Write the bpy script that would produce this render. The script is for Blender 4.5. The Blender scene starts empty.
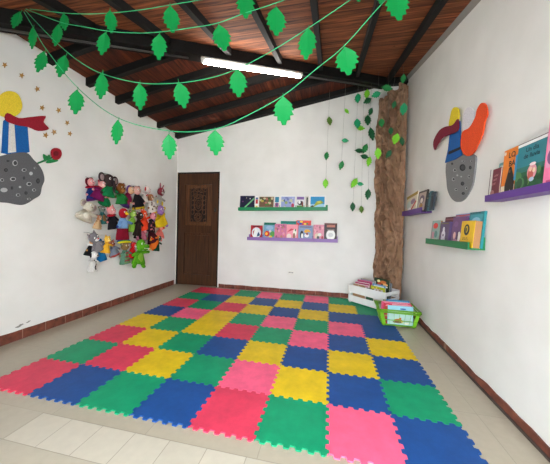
import bpy, bmesh, math, random
from mathutils import Vector, Matrix, noise
random.seed(7)
PI = math.pi
scn = bpy.context.scene
COL = scn.collection

# ------------------------------------------------------------------ camera model
F = 258.81
PITCH, ROLL, YAW = -.0166368538, .0270873613, -.206410124
CAM = Vector((2.1977, -1.2629, 1.0960))
def cam_axes():
    fwd = Vector((math.sin(YAW)*math.cos(PITCH), math.cos(YAW)*math.cos(PITCH), math.sin(PITCH)))
    r = Vector((math.cos(YAW), -math.sin(YAW), 0)); u = r.cross(fwd)
    return r*math.cos(ROLL)+u*math.sin(ROLL), -r*math.sin(ROLL)+u*math.cos(ROLL), fwd
RX, RU, RF = cam_axes()
def ray(u, v): return RX*((u-275)/F) - RU*((v-232)/F) + RF
def on_x(u, v, x): d = ray(u, v); return CAM + d*((x-CAM.x)/d.x)
def on_y(u, v, y): d = ray(u, v); return CAM + d*((y-CAM.y)/d.y)
def on_z(u, v, z): d = ray(u, v); return CAM + d*((z-CAM.z)/d.z)
def at_depth(u, v, s): return CAM + ray(u, v)*s

cd = bpy.data.cameras.new('camera'); cam = bpy.data.objects.new('camera', cd); COL.objects.link(cam)
cd.sensor_width = 36; cd.lens = F/550*36; cd.clip_start = .02
M = Matrix((RX, RU, -RF)).transposed().to_4x4(); M.translation = CAM
cam.matrix_world = M
scn.camera = cam

# ------------------------------------------------------------------ materials
def lin(c):
    return tuple(((x/255)/12.92 if x/255 <= .04045 else ((x/255+.055)/1.055)**2.4) for x in c)
MATS = {}
def mat(rgb, rough=.6, kind='plain', spec=.4, name=None):
    key = (tuple(rgb), rough, kind, spec)
    if key in MATS: return MATS[key]
    m = bpy.data.materials.new(name or kind+'_%d_%d_%d' % tuple(rgb)); m.use_nodes = True
    nt = m.node_tree; N = nt.nodes; L = nt.links; b = N['Principled BSDF']
    c = lin(rgb); b.inputs['Roughness'].default_value = rough; b.inputs['Specular IOR Level'].default_value = spec
    b.inputs['Base Color'].default_value = (*c, 1)
    scale, amt, bump, dist = {'plain': (25, .06, .05, .001), 'fabric': (160, .22, .5, .002), 'foam': (260, .05, .35, .0008), 'paper': (30, .05, .05, .0005),
                        'paint': (14, .04, .12, .002), 'steel': (40, .08, .1, .001)}[kind]
    tc = N.new('ShaderNodeNewGeometry') if kind in ('foam', 'paint') else N.new('ShaderNodeTexCoord')
    out = tc.outputs['Position'] if kind in ('foam', 'paint') else tc.outputs['Object']
    n = N.new('ShaderNodeTexNoise'); n.inputs['Scale'].default_value = scale; n.inputs['Detail'].default_value = 4
    L.new(out, n.inputs['Vector'])
    if kind == 'foam':      # scuffs of use, larger than the grain
        n2 = N.new('ShaderNodeTexNoise'); n2.inputs['Scale'].default_value = 7; n2.inputs['Detail'].default_value = 6; n2.inputs['Roughness'].default_value = .7
        L.new(out, n2.inputs['Vector']); src = n2.outputs['Fac']; amt = .18
    else: src = n.outputs['Fac']
    mr = N.new('ShaderNodeMapRange'); mr.inputs[1].default_value = .3; mr.inputs[2].default_value = .7
    mr.inputs[3].default_value = 1-amt; mr.inputs[4].default_value = 1+amt*.6
    L.new(src, mr.inputs[0])
    mx = N.new('ShaderNodeVectorMath'); mx.operation = 'SCALE'; mx.inputs[0].default_value = c
    L.new(mr.outputs[0], mx.inputs['Scale']); L.new(mx.outputs[0], b.inputs['Base Color'])
    bp = N.new('ShaderNodeBump'); bp.inputs['Strength'].default_value = bump; bp.inputs['Distance'].default_value = dist
    L.new(n.outputs['Fac'], bp.inputs['Height']); L.new(bp.outputs[0], b.inputs['Normal'])
    MATS[key] = m; return m

def node_mat(name):
    m = bpy.data.materials.new(name); m.use_nodes = True
    return m, m.node_tree.nodes, m.node_tree.links, m.node_tree.nodes['Principled BSDF']
def ramp(N, stops):
    r = N.new('ShaderNodeValToRGB')
    while len(r.color_ramp.elements) < len(stops): r.color_ramp.elements.new(.5)
    for e, (p, c) in zip(r.color_ramp.elements, stops): e.position = p; e.color = (*lin(c), 1)
    return r
def mix(N, L, fac, a, b, mode='MIX'):
    m = N.new('ShaderNodeMix'); m.data_type = 'RGBA'; m.blend_type = mode
    for sock, v in ((m.inputs[0], fac), (m.inputs[6], a), (m.inputs[7], b)):
        if hasattr(v, 'is_linked'): L.new(v, sock)
        else: sock.default_value = v
    return m.outputs[2]

def wall_mat():
    m, N, L, b = node_mat('white_wall_paint')
    g = N.new('ShaderNodeNewGeometry'); n = N.new('ShaderNodeTexNoise'); n.inputs['Scale'].default_value = 3; n.inputs['Detail'].default_value = 5
    L.new(g.outputs['Position'], n.inputs['Vector'])
    r = ramp(N, [(.3, (222, 220, 214)), (.7, (231, 229, 224))]); L.new(n.outputs['Fac'], r.inputs[0]); L.new(r.outputs[0], b.inputs['Base Color'])
    b.inputs['Roughness'].default_value = .55; b.inputs['Specular IOR Level'].default_value = .25
    n2 = N.new('ShaderNodeTexNoise'); n2.inputs['Scale'].default_value = 9; n2.inputs['Detail'].default_value = 8; L.new(g.outputs['Position'], n2.inputs['Vector'])
    bp = N.new('ShaderNodeBump'); bp.inputs['Strength'].default_value = .35; bp.inputs['Distance'].default_value = .006
    L.new(n2.outputs['Fac'], bp.inputs['Height']); L.new(bp.outputs[0], b.inputs['Normal']); return m
def tile_mat(name, c1, c2, w, h, ox, oy, joint=(157, 148, 131), rough=.28):
    m, N, L, b = node_mat(name)
    g = N.new('ShaderNodeNewGeometry'); mp = N.new('ShaderNodeMapping'); mp.inputs['Location'].default_value = (-ox, -oy, 0)
    L.new(g.outputs['Position'], mp.inputs['Vector'])
    br = N.new('ShaderNodeTexBrick'); br.offset = 0; br.squash = 1; br.inputs['Scale'].default_value = 1
    br.inputs['Brick Width'].default_value = w; br.inputs['Row Height'].default_value = h; br.inputs['Mortar Size'].default_value = .0022
    br.inputs['Mortar Smooth'].default_value = .2; br.inputs['Bias'].default_value = 0
    br.inputs['Color1'].default_value = (*lin(c1), 1); br.inputs['Color2'].default_value = (*lin(c2), 1); br.inputs['Mortar'].default_value = (*lin(joint), 1)
    L.new(mp.outputs[0], br.inputs['Vector'])
    n = N.new('ShaderNodeTexNoise'); n.inputs['Scale'].default_value = 22; n.inputs['Detail'].default_value = 6; L.new(g.outputs['Position'], n.inputs['Vector'])
    mr = N.new('ShaderNodeMapRange'); mr.inputs[3].default_value = .9; mr.inputs[4].default_value = 1.08; L.new(n.outputs['Fac'], mr.inputs[0])
    vm = N.new('ShaderNodeVectorMath'); vm.operation = 'SCALE'; L.new(br.outputs['Color'], vm.inputs[0]); L.new(mr.outputs[0], vm.inputs['Scale'])
    L.new(vm.outputs[0], b.inputs['Base Color']); b.inputs['Roughness'].default_value = rough; b.inputs['Specular IOR Level'].default_value = .45
    bp = N.new('ShaderNodeBump'); bp.inputs['Strength'].default_value = .4; bp.inputs['Distance'].default_value = .002; bp.invert = True
    L.new(br.outputs['Fac'], bp.inputs['Height']); L.new(bp.outputs[0], b.inputs['Normal']); return m
def wood_mat(name, dark, light, grain_axis, plank=None, rough=.5):
    """grain_axis 0/1/2: the axis the grain runs along; plank = (across axis, width)"""
    m, N, L, b = node_mat(name)
    g = N.new('ShaderNodeNewGeometry'); mp = N.new('ShaderNodeMapping')
    s = [22, 22, 22]; s[grain_axis] = 1.8; mp.inputs['Scale'].default_value = s
    L.new(g.outputs['Position'], mp.inputs['Vector'])
    n = N.new('ShaderNodeTexNoise'); n.inputs['Scale'].default_value = 1.6; n.inputs['Detail'].default_value = 6; n.inputs['Distortion'].default_value = .6
    L.new(mp.outputs[0], n.inputs['Vector'])
    r = ramp(N, [(.3, dark), (.72, light)]); L.new(n.outputs['Fac'], r.inputs[0]); col = r.outputs[0]
    if plank:
        ax, w = plank
        sp = N.new('ShaderNodeSeparateXYZ'); L.new(g.outputs['Position'], sp.inputs[0])
        dv = N.new('ShaderNodeMath'); dv.operation = 'DIVIDE'; dv.inputs[1].default_value = w; L.new(sp.outputs[ax], dv.inputs[0])
        fl = N.new('ShaderNodeMath'); fl.operation = 'FLOOR'; L.new(dv.outputs[0], fl.inputs[0])
        wn = N.new('ShaderNodeTexWhiteNoise'); wn.noise_dimensions = '1D'; L.new(fl.outputs[0], wn.inputs['W'])
        mr = N.new('ShaderNodeMapRange'); mr.inputs[3].default_value = .7; mr.inputs[4].default_value = 1.25; L.new(wn.outputs['Value'], mr.inputs[0])
        fr = N.new('ShaderNodeMath'); fr.operation = 'FRACT'; L.new(dv.outputs[0], fr.inputs[0])
        gp = N.new('ShaderNodeMath'); gp.operation = 'GREATER_THAN'; gp.inputs[1].default_value = .07; L.new(fr.outputs[0], gp.inputs[0])
        mr2 = N.new('ShaderNodeMapRange'); mr2.inputs[3].default_value = .25; mr2.inputs[4].default_value = 1; L.new(gp.outputs[0], mr2.inputs[0])
        ml = N.new('ShaderNodeMath'); ml.operation = 'MULTIPLY'; L.new(mr.outputs[0], ml.inputs[0]); L.new(mr2.outputs[0], ml.inputs[1])
        vm = N.new('ShaderNodeVectorMath'); vm.operation = 'SCALE'; L.new(col, vm.inputs[0]); L.new(ml.outputs[0], vm.inputs['Scale']); col = vm.outputs[0]
        # knots
        vo = N.new('ShaderNodeTexVoronoi'); vo.inputs['Scale'].default_value = 5; L.new(g.outputs['Position'], vo.inputs['Vector'])
        kr = ramp(N, [(.0, (60, 40, 30)), (.09, (255, 255, 255))]); L.new(vo.outputs['Distance'], kr.inputs[0])
        col = mix(N, L, 1.0, col, kr.outputs[0], 'MULTIPLY')
        bp = N.new('ShaderNodeBump'); bp.inputs['Strength'].default_value = .6; bp.inputs['Distance'].default_value = .004
        L.new(gp.outputs[0], bp.inputs['Height']); L.new(bp.outputs[0], b.inputs['Normal'])
    L.new(col, b.inputs['Base Color']); b.inputs['Roughness'].default_value = rough; b.inputs['Specular IOR Level'].default_value = .3; return m
def terracotta_mat(name, axis, w=.2):
    m, N, L, b = node_mat(name)
    g = N.new('ShaderNodeNewGeometry'); sp = N.new('ShaderNodeSeparateXYZ'); L.new(g.outputs['Position'], sp.inputs[0])
    dv = N.new('ShaderNodeMath'); dv.operation = 'DIVIDE'; dv.inputs[1].default_value = w; L.new(sp.outputs[axis], dv.inputs[0])
    fr = N.new('ShaderNodeMath'); fr.operation = 'FRACT'; L.new(dv.outputs[0], fr.inputs[0])
    lt = N.new('ShaderNodeMath'); lt.operation = 'LESS_THAN'; lt.inputs[1].default_value = .035; L.new(fr.outputs[0], lt.inputs[0])
    n = N.new('ShaderNodeTexNoise'); n.inputs['Scale'].default_value = 14; n.inputs['Detail'].default_value = 7; L.new(g.outputs['Position'], n.inputs['Vector'])
    r = ramp(N, [(.3, (78, 36, 24)), (.7, (132, 70, 50))]); L.new(n.outputs['Fac'], r.inputs[0])
    c = mix(N, L, lt.outputs[0], r.outputs[0], (*lin((150, 116, 96)), 1))
    # flecks of wall paint
    n2 = N.new('ShaderNodeTexNoise'); n2.inputs['Scale'].default_value = 9; n2.inputs['Detail'].default_value = 9; n2.inputs['Roughness'].default_value = .8; L.new(g.outputs['Position'], n2.inputs['Vector'])
    gt = N.new('ShaderNodeMath'); gt.operation = 'GREATER_THAN'; gt.inputs[1].default_value = .69; L.new(n2.outputs['Fac'], gt.inputs[0])
    c = mix(N, L, gt.outputs[0], c, (*lin((200, 190, 180)), 1))
    L.new(c, b.inputs['Base Color']); b.inputs['Roughness'].default_value = .7; return m

# ------------------------------------------------------------------ mesh helpers
class MB:
    def __init__(s): s.bm = bmesh.new(); s.mats = []
    def mi(s, m):
        if m is None: return 0
        if m not in s.mats: s.mats.append(m)
        return s.mats.index(m)
    def _fin(s, geom_faces, m, smooth):
        i = s.mi(m)
        for f in geom_faces: f.material_index = i; f.smooth = smooth
    def box(s, c, size, m=None, rot=None, bevel=0, taper=None):
        r = bmesh.ops.create_cube(s.bm, size=1); vs = r['verts']
        for v in vs:
            k = 1
            if taper and v.co.z > 0: k = taper
            v.co = Vector((v.co.x*size[0]*k, v.co.y*size[1]*k, v.co.z*size[2]))
        fs = {f for v in vs for f in v.link_faces}
        if bevel:
            es = {e for v in vs for e in v.link_edges}
            rb = bmesh.ops.bevel(s.bm, geom=list(es), offset=bevel, segments=2, affect='EDGES', profile=.7)
            fs = {f for f in rb['faces']} | {f for f in fs if f.is_valid}
            vs = list({v for f in fs for v in f.verts})
            fs = {f for v in vs for f in v.link_faces}
        mt = Matrix.Translation(Vector(c)) @ (rot.to_4x4() if rot else Matrix.Identity(4))
        bmesh.ops.transform(s.bm, matrix=mt, verts=vs); s._fin(fs, m, False); return s
    def prism(s, pts, depth, m=None, to=None, smooth=False):
        """pts: list of 3D points (planar), extruded by vector depth"""
        d = Vector(depth); a = [s.bm.verts.new(Vector(p)) for p in pts]; b_ = [s.bm.verts.new(Vector(p)+d) for p in pts]
        fs = [s.bm.faces.new(a), s.bm.faces.new(b_[::-1])]
        n = len(pts)
        for i in range(n): fs.append(s.bm.faces.new((a[i], b_[i], b_[(i+1) % n], a[(i+1) % n])))
        s._fin(fs, m, smooth); return s
    def tube(s, pts, r, m=None, seg=8, closed=False, caps=True):
        pts = [Vector(p) for p in pts]; n = len(pts); rr = r if isinstance(r, (list, tuple)) else [r]*n
        rings = []; prev = None
        for i, p in enumerate(pts):
            t = (pts[(i+1) % n]-pts[i-1]) if closed else (pts[min(i+1, n-1)]-pts[max(i-1, 0)])
            t.normalize()
            if prev is None:
                x = t.orthogonal().normalized()
            else:
                x = (prev - t*prev.dot(t)).normalized()
            prev = x; y = t.cross(x)
            rings.append([s.bm.verts.new(p+(x*math.cos(2*PI*k/seg)+y*math.sin(2*PI*k/seg))*rr[i]) for k in range(seg)])
        fs = []
        for i in range(n if closed else n-1):
            A, B = rings[i], rings[(i+1) % n]
            for k in range(seg): fs.append(s.bm.faces.new((A[k], A[(k+1) % seg], B[(k+1) % seg], B[k])))
        if caps and not closed: fs += [s.bm.faces.new(rings[0][::-1]), s.bm.faces.new(rings[-1])]
        s._fin(fs, m, True); return s
    def ell(s, c, r, m=None, seg=14, rings=9, rot=None):
        g = bmesh.ops.create_uvsphere(s.bm, u_segments=seg, v_segments=rings, radius=1)
        mt = Matrix.Translation(Vector(c)) @ (rot.to_4x4() if rot else Matrix.Identity(4)) @ Matrix.Diagonal((*r, 1))
        bmesh.ops.transform(s.bm, matrix=mt, verts=g['verts'])
        s._fin({f for v in g['verts'] for f in v.link_faces}, m, True); return s
    def lathe(s, prof, m=None, seg=24, sy=1, fold=0, nf=7, ph=0, c=(0, 0, 0)):
        rings = []
        for z, r in prof:
            k = fold*(max(0, (prof[-1][0]-z))/max(1e-6, prof[-1][0]-prof[0][0]))
            rings.append([s.bm.verts.new((c[0]+r*(1+k*math.cos(nf*a+ph))*math.cos(a), c[1]+r*sy*(1+k*math.cos(nf*a+ph))*math.sin(a), c[2]+z))
                          for a in (2*PI*i/seg for i in range(seg))])
        fs = []
        for A, B in zip(rings, rings[1:]):
            for k in range(seg): fs.append(s.bm.faces.new((A[k], A[(k+1) % seg], B[(k+1) % seg], B[k])))
        fs += [s.bm.faces.new(rings[0][::-1]), s.bm.faces.new(rings[-1])]
        s._fin(fs, m, True); return s
    def build(s, name, m=None, parent=None, loc=None, rot=None):
        if not s.mats: s.mats = [m]
        bmesh.ops.recalc_face_normals(s.bm, faces=s.bm.faces)
        me = bpy.data.meshes.new(name); s.bm.to_mesh(me); s.bm.free()
        for x in s.mats: me.materials.append(x)
        o = bpy.data.objects.new(name, me); COL.objects.link(o)
        if parent: o.parent = parent
        if loc is not None: o.location = loc
        if rot is not None: o.rotation_euler = rot
        return o
def tag(o, label=None, cat=None, group=None, kind=None):
    if label: o['label'] = label
    if cat: o['category'] = cat
    if group: o['group'] = group
    if kind: o['kind'] = kind
    return o
def empty(name, loc, rot=(0, 0, 0)):
    o = bpy.data.objects.new(name, None); COL.objects.link(o); o.location = loc; o.rotation_euler = rot; o.empty_display_size = .05; return o
def struct(mb, name, m=None, label=None, **k):
    o = mb.build(name, m, **k); o['kind'] = 'structure'
    if label: o['label'] = label
    return o

# ------------------------------------------------------------------ room shell
XL, XR, YB, YF = -.58, 3.29, 3.05, -1.75
zA = lambda x: 2.75+.19*(x-XL)                # slope over the left part of the room
zB = lambda y: 3.437-.2436*(YB-y)              # slope over the front part
hipy = lambda x: .68+.78*x                  # plan line where they meet
hipx = lambda y: (y-.68)/.78
WALL = wall_mat()
FLOOR = tile_mat('beige_floor_tiles', (178, 168, 148), (172, 162, 142), .605, .605, 1.29, -.094)
SILLD = tile_mat('beige_step_tiles', (180, 171, 152), (178, 168, 148), .605, .605, .02, -.285)
CREAM = tile_mat('cream_threshold_tiles', (196, 188, 170), (188, 180, 162), .2025, .19, .629, -.285)
struct(MB().box(((XL+XR)/2, (YB+.12-.094)/2, -.03), (XR-XL, YB+.12+.094, .06)), 'floor', FLOOR)
struct(MB().box(((.629+XR)/2, -.1895, -.03), (XR-.629, .191, .06)), 'floor', CREAM)
struct(MB().box(((XL+.629)/2, -.1895, -.03), (.629-XL, .191, .06)), 'floor', SILLD)
struct(MB().box(((XL+XR)/2, (-.285-3.6)/2, -.03), (XR-XL, 3.315, .06)), 'floor', SILLD)

# left wall: top follows the eave, then falls with the front slope
yh = hipy(XL)
def wall_x(name, x0, x1, prof, label=None):
    struct(MB().prism([(x0, y, z) for y, z in prof], (x1-x0, 0, 0)), name, WALL, label)
wall_x('wall_left', XL-.12, XL, [(YF, 0), (YB+.12, 0), (YB+.12, zA(XL)), (yh, zA(XL)), (YF, zB(YF))])
wall_x('wall_right', XR, XR+.12, [(YF, 0), (YB+.12, 0), (YB+.12, zB(YB)), (YF, zB(YF))])
# back wall with the door opening
DX0, DX1, DZ = -.565, .265, 2.065
b = MB()
b.prism([(XL, YB, 0), (DX0, YB, 0), (DX0, YB, DZ), (DX1, YB, DZ), (DX1, YB, 0), (XR, YB, 0), (XR, YB, zB(YB)), (hipx(YB), YB, zB(YB)), (XL, YB, zA(XL))], (0, .12, 0))
struct(b, 'wall_back', WALL)
# front wall behind the camera with a wide open doorway to the patio
OX0, OX1, OZ = 1.0, 3.15, 1.98
b = MB()
b.prism([(XL, YF-.12, 0), (OX0, YF-.12, 0), (OX0, YF-.12, OZ), (OX1, YF-.12, OZ), (OX1, YF-.12, 0), (XR, YF-.12, 0), (XR, YF-.12, zB(YF)), (XL, YF-.12, zB(YF))], (0, .12, 0))
struct(b, 'wall_front', WALL)

PL_A = wood_mat('reddish_board_ceiling', (54, 23, 12), (106, 48, 26), 1, (0, .085), .75)
PL_B = wood_mat('brown_board_ceiling', (66, 31, 16), (156, 90, 54), 0, (1, .085), .8)
def slab(pts, name, m):
    struct(MB().prism(pts, (0, 0, .04)), name, m)
y3 = hipy(XR)
slab([(XL-.12, yh, zA(XL-.12)), (XL, yh, zA(XL)), (hipx(YB), YB, zA(hipx(YB))), (hipx(YB+.12), YB+.12, zA(hipx(YB+.12))), (XL-.12, YB+.12, zA(XL-.12))], 'ceiling', PL_A)
slab([(XL-.12, yh, zB(yh)), (XL-.12, YF-.12, zB(YF-.12)), (XR+.12, YF-.12, zB(YF-.12)), (XR+.12, YB+.12, zB(YB+.12)), (hipx(YB), YB, zB(YB)), (XL, yh, zB(yh))], 'ceiling', PL_B)

# rafters and hip beam
BEAM = wood_mat('dark_stained_beam', (7, 6, 5), (19, 15, 13), 1, None, .75)
def beam(p0, p1, w, d, name, label, m=BEAM):
    p0 = Vector(p0); p1 = Vector(p1); t = (p1-p0).normalized(); s = t.cross(Vector((0, 0, 1))).normalized()*w/2; dn = Vector((0, 0, -d))
    mb = MB(); pts = [p0-s, p0+s, p0+s+dn, p0-s+dn]
    mb.prism(pts, p1-p0); o = struct(mb, name, m, label); o['group'] = 'dark roof timbers'; return o
HD = .13
beam((2.97, 3.0, zB(3.0)-.001), (XR-.002, 3.0, zB(3.0)-.001), .09, .1, 'roof_rafter', 'short dark timber at the top of the back wall behind the paper tree')
hv = Vector((1, .78, 0)).normalized(); hn = Vector((-hv.y, hv.x, 0))
order = ['lowest by the left wall', 'second', 'third', 'fourth', 'fifth', 'sixth']
for i, y in enumerate((.82, 1.235, 1.65, 2.06, 2.48)):
    beam((XL, y, zA(XL)-.001), (hipx(y)-.11, y, zA(hipx(y)-.11)-.001), .055, .085, 'roof_rafter',
         'dark rafter of the left roof slope, %s counting from the front' % ('first', 'second', 'third', 'fourth', 'fifth')[i])
beam((XL, 3.0, zA(XL)-.001), (2.95, 3.0, zA(2.95)-.001), .09, .075, 'roof_rafter', 'dark rafter running along the top of the back wall')
for i, x in enumerate((-.42, .1, .58, 1.07, 1.56, 2.03, 2.52, 3.0)):
    y1 = min(hipy(x)-.09, 2.98)
    beam((x, YF, zB(YF)-.001), (x, y1, zB(y1)-.001), .05, .075, 'roof_rafter',
         'dark rafter of the front roof slope, %s from the left' % ('first', 'second', 'third', 'fourth', 'fifth', 'sixth', 'seventh', 'eighth')[i])
pz = lambda x: Vector((x, hipy(x), zA(x)-.001))
beam(pz(XL+.02), pz(hipx(YB)-.07), .13, HD, 'hip_beam', 'thick dark diagonal hip beam carrying the tube light')
# pale coving strip on top of the right wall
mb = MB(); mb.prism([(XR-.001, YF, zB(YF)-.002), (XR-.03, YF, zB(YF)-.002), (XR-.001, YF, zB(YF)-.055)], (0, YB-YF-.03, zB(YB-.03)-zB(YF)))
struct(mb, 'trim_1', mat((150, 146, 140), .7, 'paint'))

# baseboards
TY, TX, TR = terracotta_mat('terracotta_skirting_y', 1), terracotta_mat('terracotta_skirting_x', 0), terracotta_mat('terracotta_skirting_long', 1, 1.37)
def wavy_base(name, fixed, axis, a0, a1, h, th, m, inward, amp=.004, seed=0):
    n = int((a1-a0)/.05); rows = []
    mb = MB(); bm = mb.bm
    for i in range(n+1):
        a = a0+(a1-a0)*i/n; hh = h+amp*noise.noise(Vector((a*6, seed, 0)))*2
        pr_ = []
        for off, z in ((0, 0), (0, hh), (th*.8, hh), (th, hh-.004), (th, 0)):
            q = fixed+inward*off
            pr_.append(bm.verts.new((q, a, z) if axis == 'y' else (a, q, z)))
        rows.append(pr_)
    for A, B in zip(rows, rows[1:]):
        for k in range(5): bm.faces.new((A[k], A[(k+1) % 5], B[(k+1) % 5], B[k]))
    bm.faces.new(rows[0]); bm.faces.new(rows[-1][::-1])
    return struct(mb, name, m)
wavy_base('baseboard_left', XL, 'y', YF, YB-.05, .085, .012, TY, 1, seed=1)
wavy_base('baseboard_back', YB, 'x', DX1+.03, 3.29, .068, .012, TX, -1, seed=2)
wavy_base('baseboard_right', XR, 'y', YF, YB-.02, .06, .012, TR, -1, .009, 3)
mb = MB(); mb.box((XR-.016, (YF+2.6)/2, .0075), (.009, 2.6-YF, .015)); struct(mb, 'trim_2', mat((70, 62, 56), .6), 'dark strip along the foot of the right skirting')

# ------------------------------------------------------------------ door
DW = wood_mat('dark_door_wood', (48, 28, 15), (82, 49, 27), 2, None, .42)
DWD = mat((20, 11, 7), .7, 'plain'); DL = wood_mat('carved_panel_wood', (66, 40, 23), (108, 68, 40), 2, None, .45)
door = empty('door_1', ((DX0+DX1)/2, YB+.03, 0)); door['kind'] = 'structure'; door['label'] = 'dark brown wooden door with a carved fretwork panel'
w = DX1-DX0; yd = 0
fr = MB()
fr.box((-w/2+.012, .0, DZ/2), (.024, .06, DZ), bevel=.003); fr.box((w/2-.012, .0, DZ/2), (.024, .06, DZ), bevel=.003); fr.box((0, .0, DZ-.012), (w-.048, .06, .024), bevel=.003)
fr.build('door_frame', DWD, door)
lw = w-.054; lh = DZ-.034
lf = MB(); st = .125
z0, z1, z2, z3 = .006, .20, .96, 1.10; zt = lh-.19
for sx in (-1, 1): lf.box((sx*(lw/2-st/2), 0, z0+lh/2), (st, .035, lh), bevel=.003)
for a, c in ((z0, z1), (z2, z3), (zt, lh+z0)): lf.box((0, 0, (a+c)/2), (lw-2*st+.002, .034, c-a), bevel=.003)
lf.build('stile_and_rail', DW, door)
lp = MB(); lp.box((0, .006, (z1+z2)/2), (lw-2*st, .012, z2-z1)); lp.box((0, -.003, (z1+z2)/2), (lw-2*st-.08, .016, z2-z1-.08), bevel=.006)
lp.build('lower_panel', DW, door)
up = MB(); up.box((0, .008, (z3+zt)/2), (lw-2*st, .01, zt-z3)); up_o = up.build('upper_panel', DL, door)
ch, cw = zt-z3-.1, .34; cz = (z3+zt)/2
bk = MB(); bk.box((0, .0005, cz), (cw, .004, ch-.02)); bk.build('fretwork_back', DWD, up_o)
fw = MB()
def ring(cx, cz_, rx, rz, r=.006, a0=0, a1=2*PI, n=24):
    cl = abs(a1-a0-2*PI) < 1e-6
    pts = [(cx+rx*math.cos(a0+(a1-a0)*i/n), -.004, cz_+rz*math.sin(a0+(a1-a0)*i/n)) for i in range(n if cl else n+1)]
    fw.tube(pts, r, seg=6, closed=cl)
for zc, R_ in ((cz+ch*.34, .10), (cz-ch*.34, .075)):
    ring(0, zc, R_, R_, .008); ring(0, zc, .03, .03)
    for k in range(8):
        a = k*PI/4+.2; fw.tube([(.028*math.cos(a), -.004, zc+.028*math.sin(a)), (R_*math.cos(a), -.004, zc+R_*math.sin(a))], .006, seg=6)
    for k in range(4):
        a = k*PI/2+PI/4; ring(R_*.62*math.cos(a), zc+R_*.62*math.sin(a), .022, .022, .005, n=12)
ring(0, cz+.01, .075, .12, .008); ring(0, cz+.01, .04, .075, .006); ring(0, cz+.01, .018, .04, .006)
for sx in (-1, 1):
    for zc in (cz+ch*.2, cz+ch*.07, cz-ch*.07, cz-ch*.2):
        ring(sx*.115, zc, .03, .045, .006, n=14)
        ring(sx*.06, zc+.02, .035, .03, .005, 0, PI, 10)
    fw.tube([(sx*.075, -.004, cz+ch*.24), (sx*.085, -.004, cz), (sx*.075, -.004, cz-ch*.24)], .006, seg=6)
    fw.tube([(sx*.15, -.004, cz+ch*.36), (sx*.15, -.004, cz-ch*.42)], .005, seg=6)
    for zc in (cz+ch*.42, cz-ch*.44): ring(sx*.13, zc, .026, .03, .006, n=12)
fw.build('carved_fretwork', DL, up_o)
# frame strip around the carved panel
fs = MB()
for sx in (-1, 1): fs.box((sx*(cw/2+.03), 0, cz), (.035, .01, ch+.04), bevel=.003)
for sz in (-1, 1): fs.box((0, 0, cz+sz*(ch/2+.0)), (cw+.024, .009, .035), bevel=.003)
fs.build('panel_moulding', DL, up_o)
hd = MB(); hd.box((lw/2-.05, -.02, 1.38), (.03, .006, .07), bevel=.002); hd.ell((lw/2-.05, -.03, 1.38), (.011, .011, .011)); hd.build('lock', mat((30, 26, 22), .35, 'steel'), door)
ww = MB(); ww.box((0, .052, DZ/2), (w, .02, DZ)); ww.build('rebate_board', DWD, door)

# ------------------------------------------------------------------ foam mats
TS = .37
COLS = {'b': ('blue', (22, 76, 144)), 'g': ('green', (0, 152, 104)), 'y': ('yellow', (230, 196, 22)), 'p': ('light pink', (248, 98, 136)), 'r': ('crimson pink', (222, 60, 90))}
ROWS = ['rbgbrgpb', 'gryggybg'.replace('gryggybg', 'grygpybg'), 'rygbybyb', 'ygyrgpby', 'bpygpgpb', 'rgrybybb', 'gbybybyg', 'rrgpgpgg']
def edge_prof(n=6, amp=.0095):
    pts = []; per = 1/n
    for i in range(n):
        for sg, a in ((1, 0), (-1, .5)):
            q0 = (i+a)*per+per*.03; q1 = q0+per*.44; e = per*.035
            if i == 0 and a == 0: q0 += per*.06
            pts += [(q0, 0), (q0-e*.6, amp*sg*.7), (q0+e, amp*sg), (q1-e, amp*sg), (q1+e*.6, amp*sg*.7), (q1, 0)]
    pts = [(0, 0)]+pts[:-6]+[(1-per*.47, 0), (1-per*.49, -amp*.7), (1-per*.43, -amp), (1-per*.16, -amp), (1-per*.11, -amp*.7), (1-per*.12, 0)]
    return pts
EP = edge_prof()
def mat_mesh(key):
    nm, c = COLS[key]; out = []
    fwd = [(t*TS, o) for t, o in EP]
    out += [(x, o) for x, o in fwd] + [(TS, 0)]                            # front edge
    out += [(TS+o, y) for y, o in fwd[1:]] + [(TS, TS)]                    # right edge
    out += [(x, TS+o) for x, o in reversed(fwd[1:])] + [(0, TS)]           # back edge
    out += [(o, y) for y, o in reversed(fwd[1:])]                          # left edge
    h = TS/2; out = [((x-h)*.9975, (y-h)*.9975) for x, y in out]
    mb = MB(); bm = mb.bm
    lo = [bm.verts.new((x, y, 0)) for x, y in out]; mid = [bm.verts.new((x, y, .0062)) for x, y in out]
    top = [bm.verts.new((x*.9965, y*.9965, .0075)) for x, y in out]
    n = len(out)
    for i in range(n):
        j = (i+1) % n
        bm.faces.new((lo[i], lo[j], mid[j], mid[i])); bm.faces.new((mid[i], mid[j], top[j], top[i]))
    bm.faces.new(lo[::-1]); bm.faces.new(top)
    o = mb.build('foam_mat', mat(c, .55, 'foam', .35)); return o
ordn = ['first', 'second', 'third', 'fourth', 'fifth', 'sixth', 'seventh', 'eighth']
protos = {}
for r, row in enumerate(ROWS):
    for c, k in enumerate(row):
        if k not in protos: o = protos[k] = mat_mesh(k)
        else: o = protos[k].copy(); COL.objects.link(o)
        o.location = ((c+.5)*TS, (r+.5)*TS, 0)
        rn = 'front row' if r == 0 else 'back row against the wall' if r == 7 else ordn[r]+' row from the front'
        cn = 'at the left end of the ' if c == 0 else 'at the right end of the ' if c == 7 else ordn[c]+' from the left in the '
        tag(o, '%s foam puzzle mat, %s%s' % (COLS[k][0], cn, rn), 'floor mat', 'interlocking foam mats on the floor')

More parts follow.
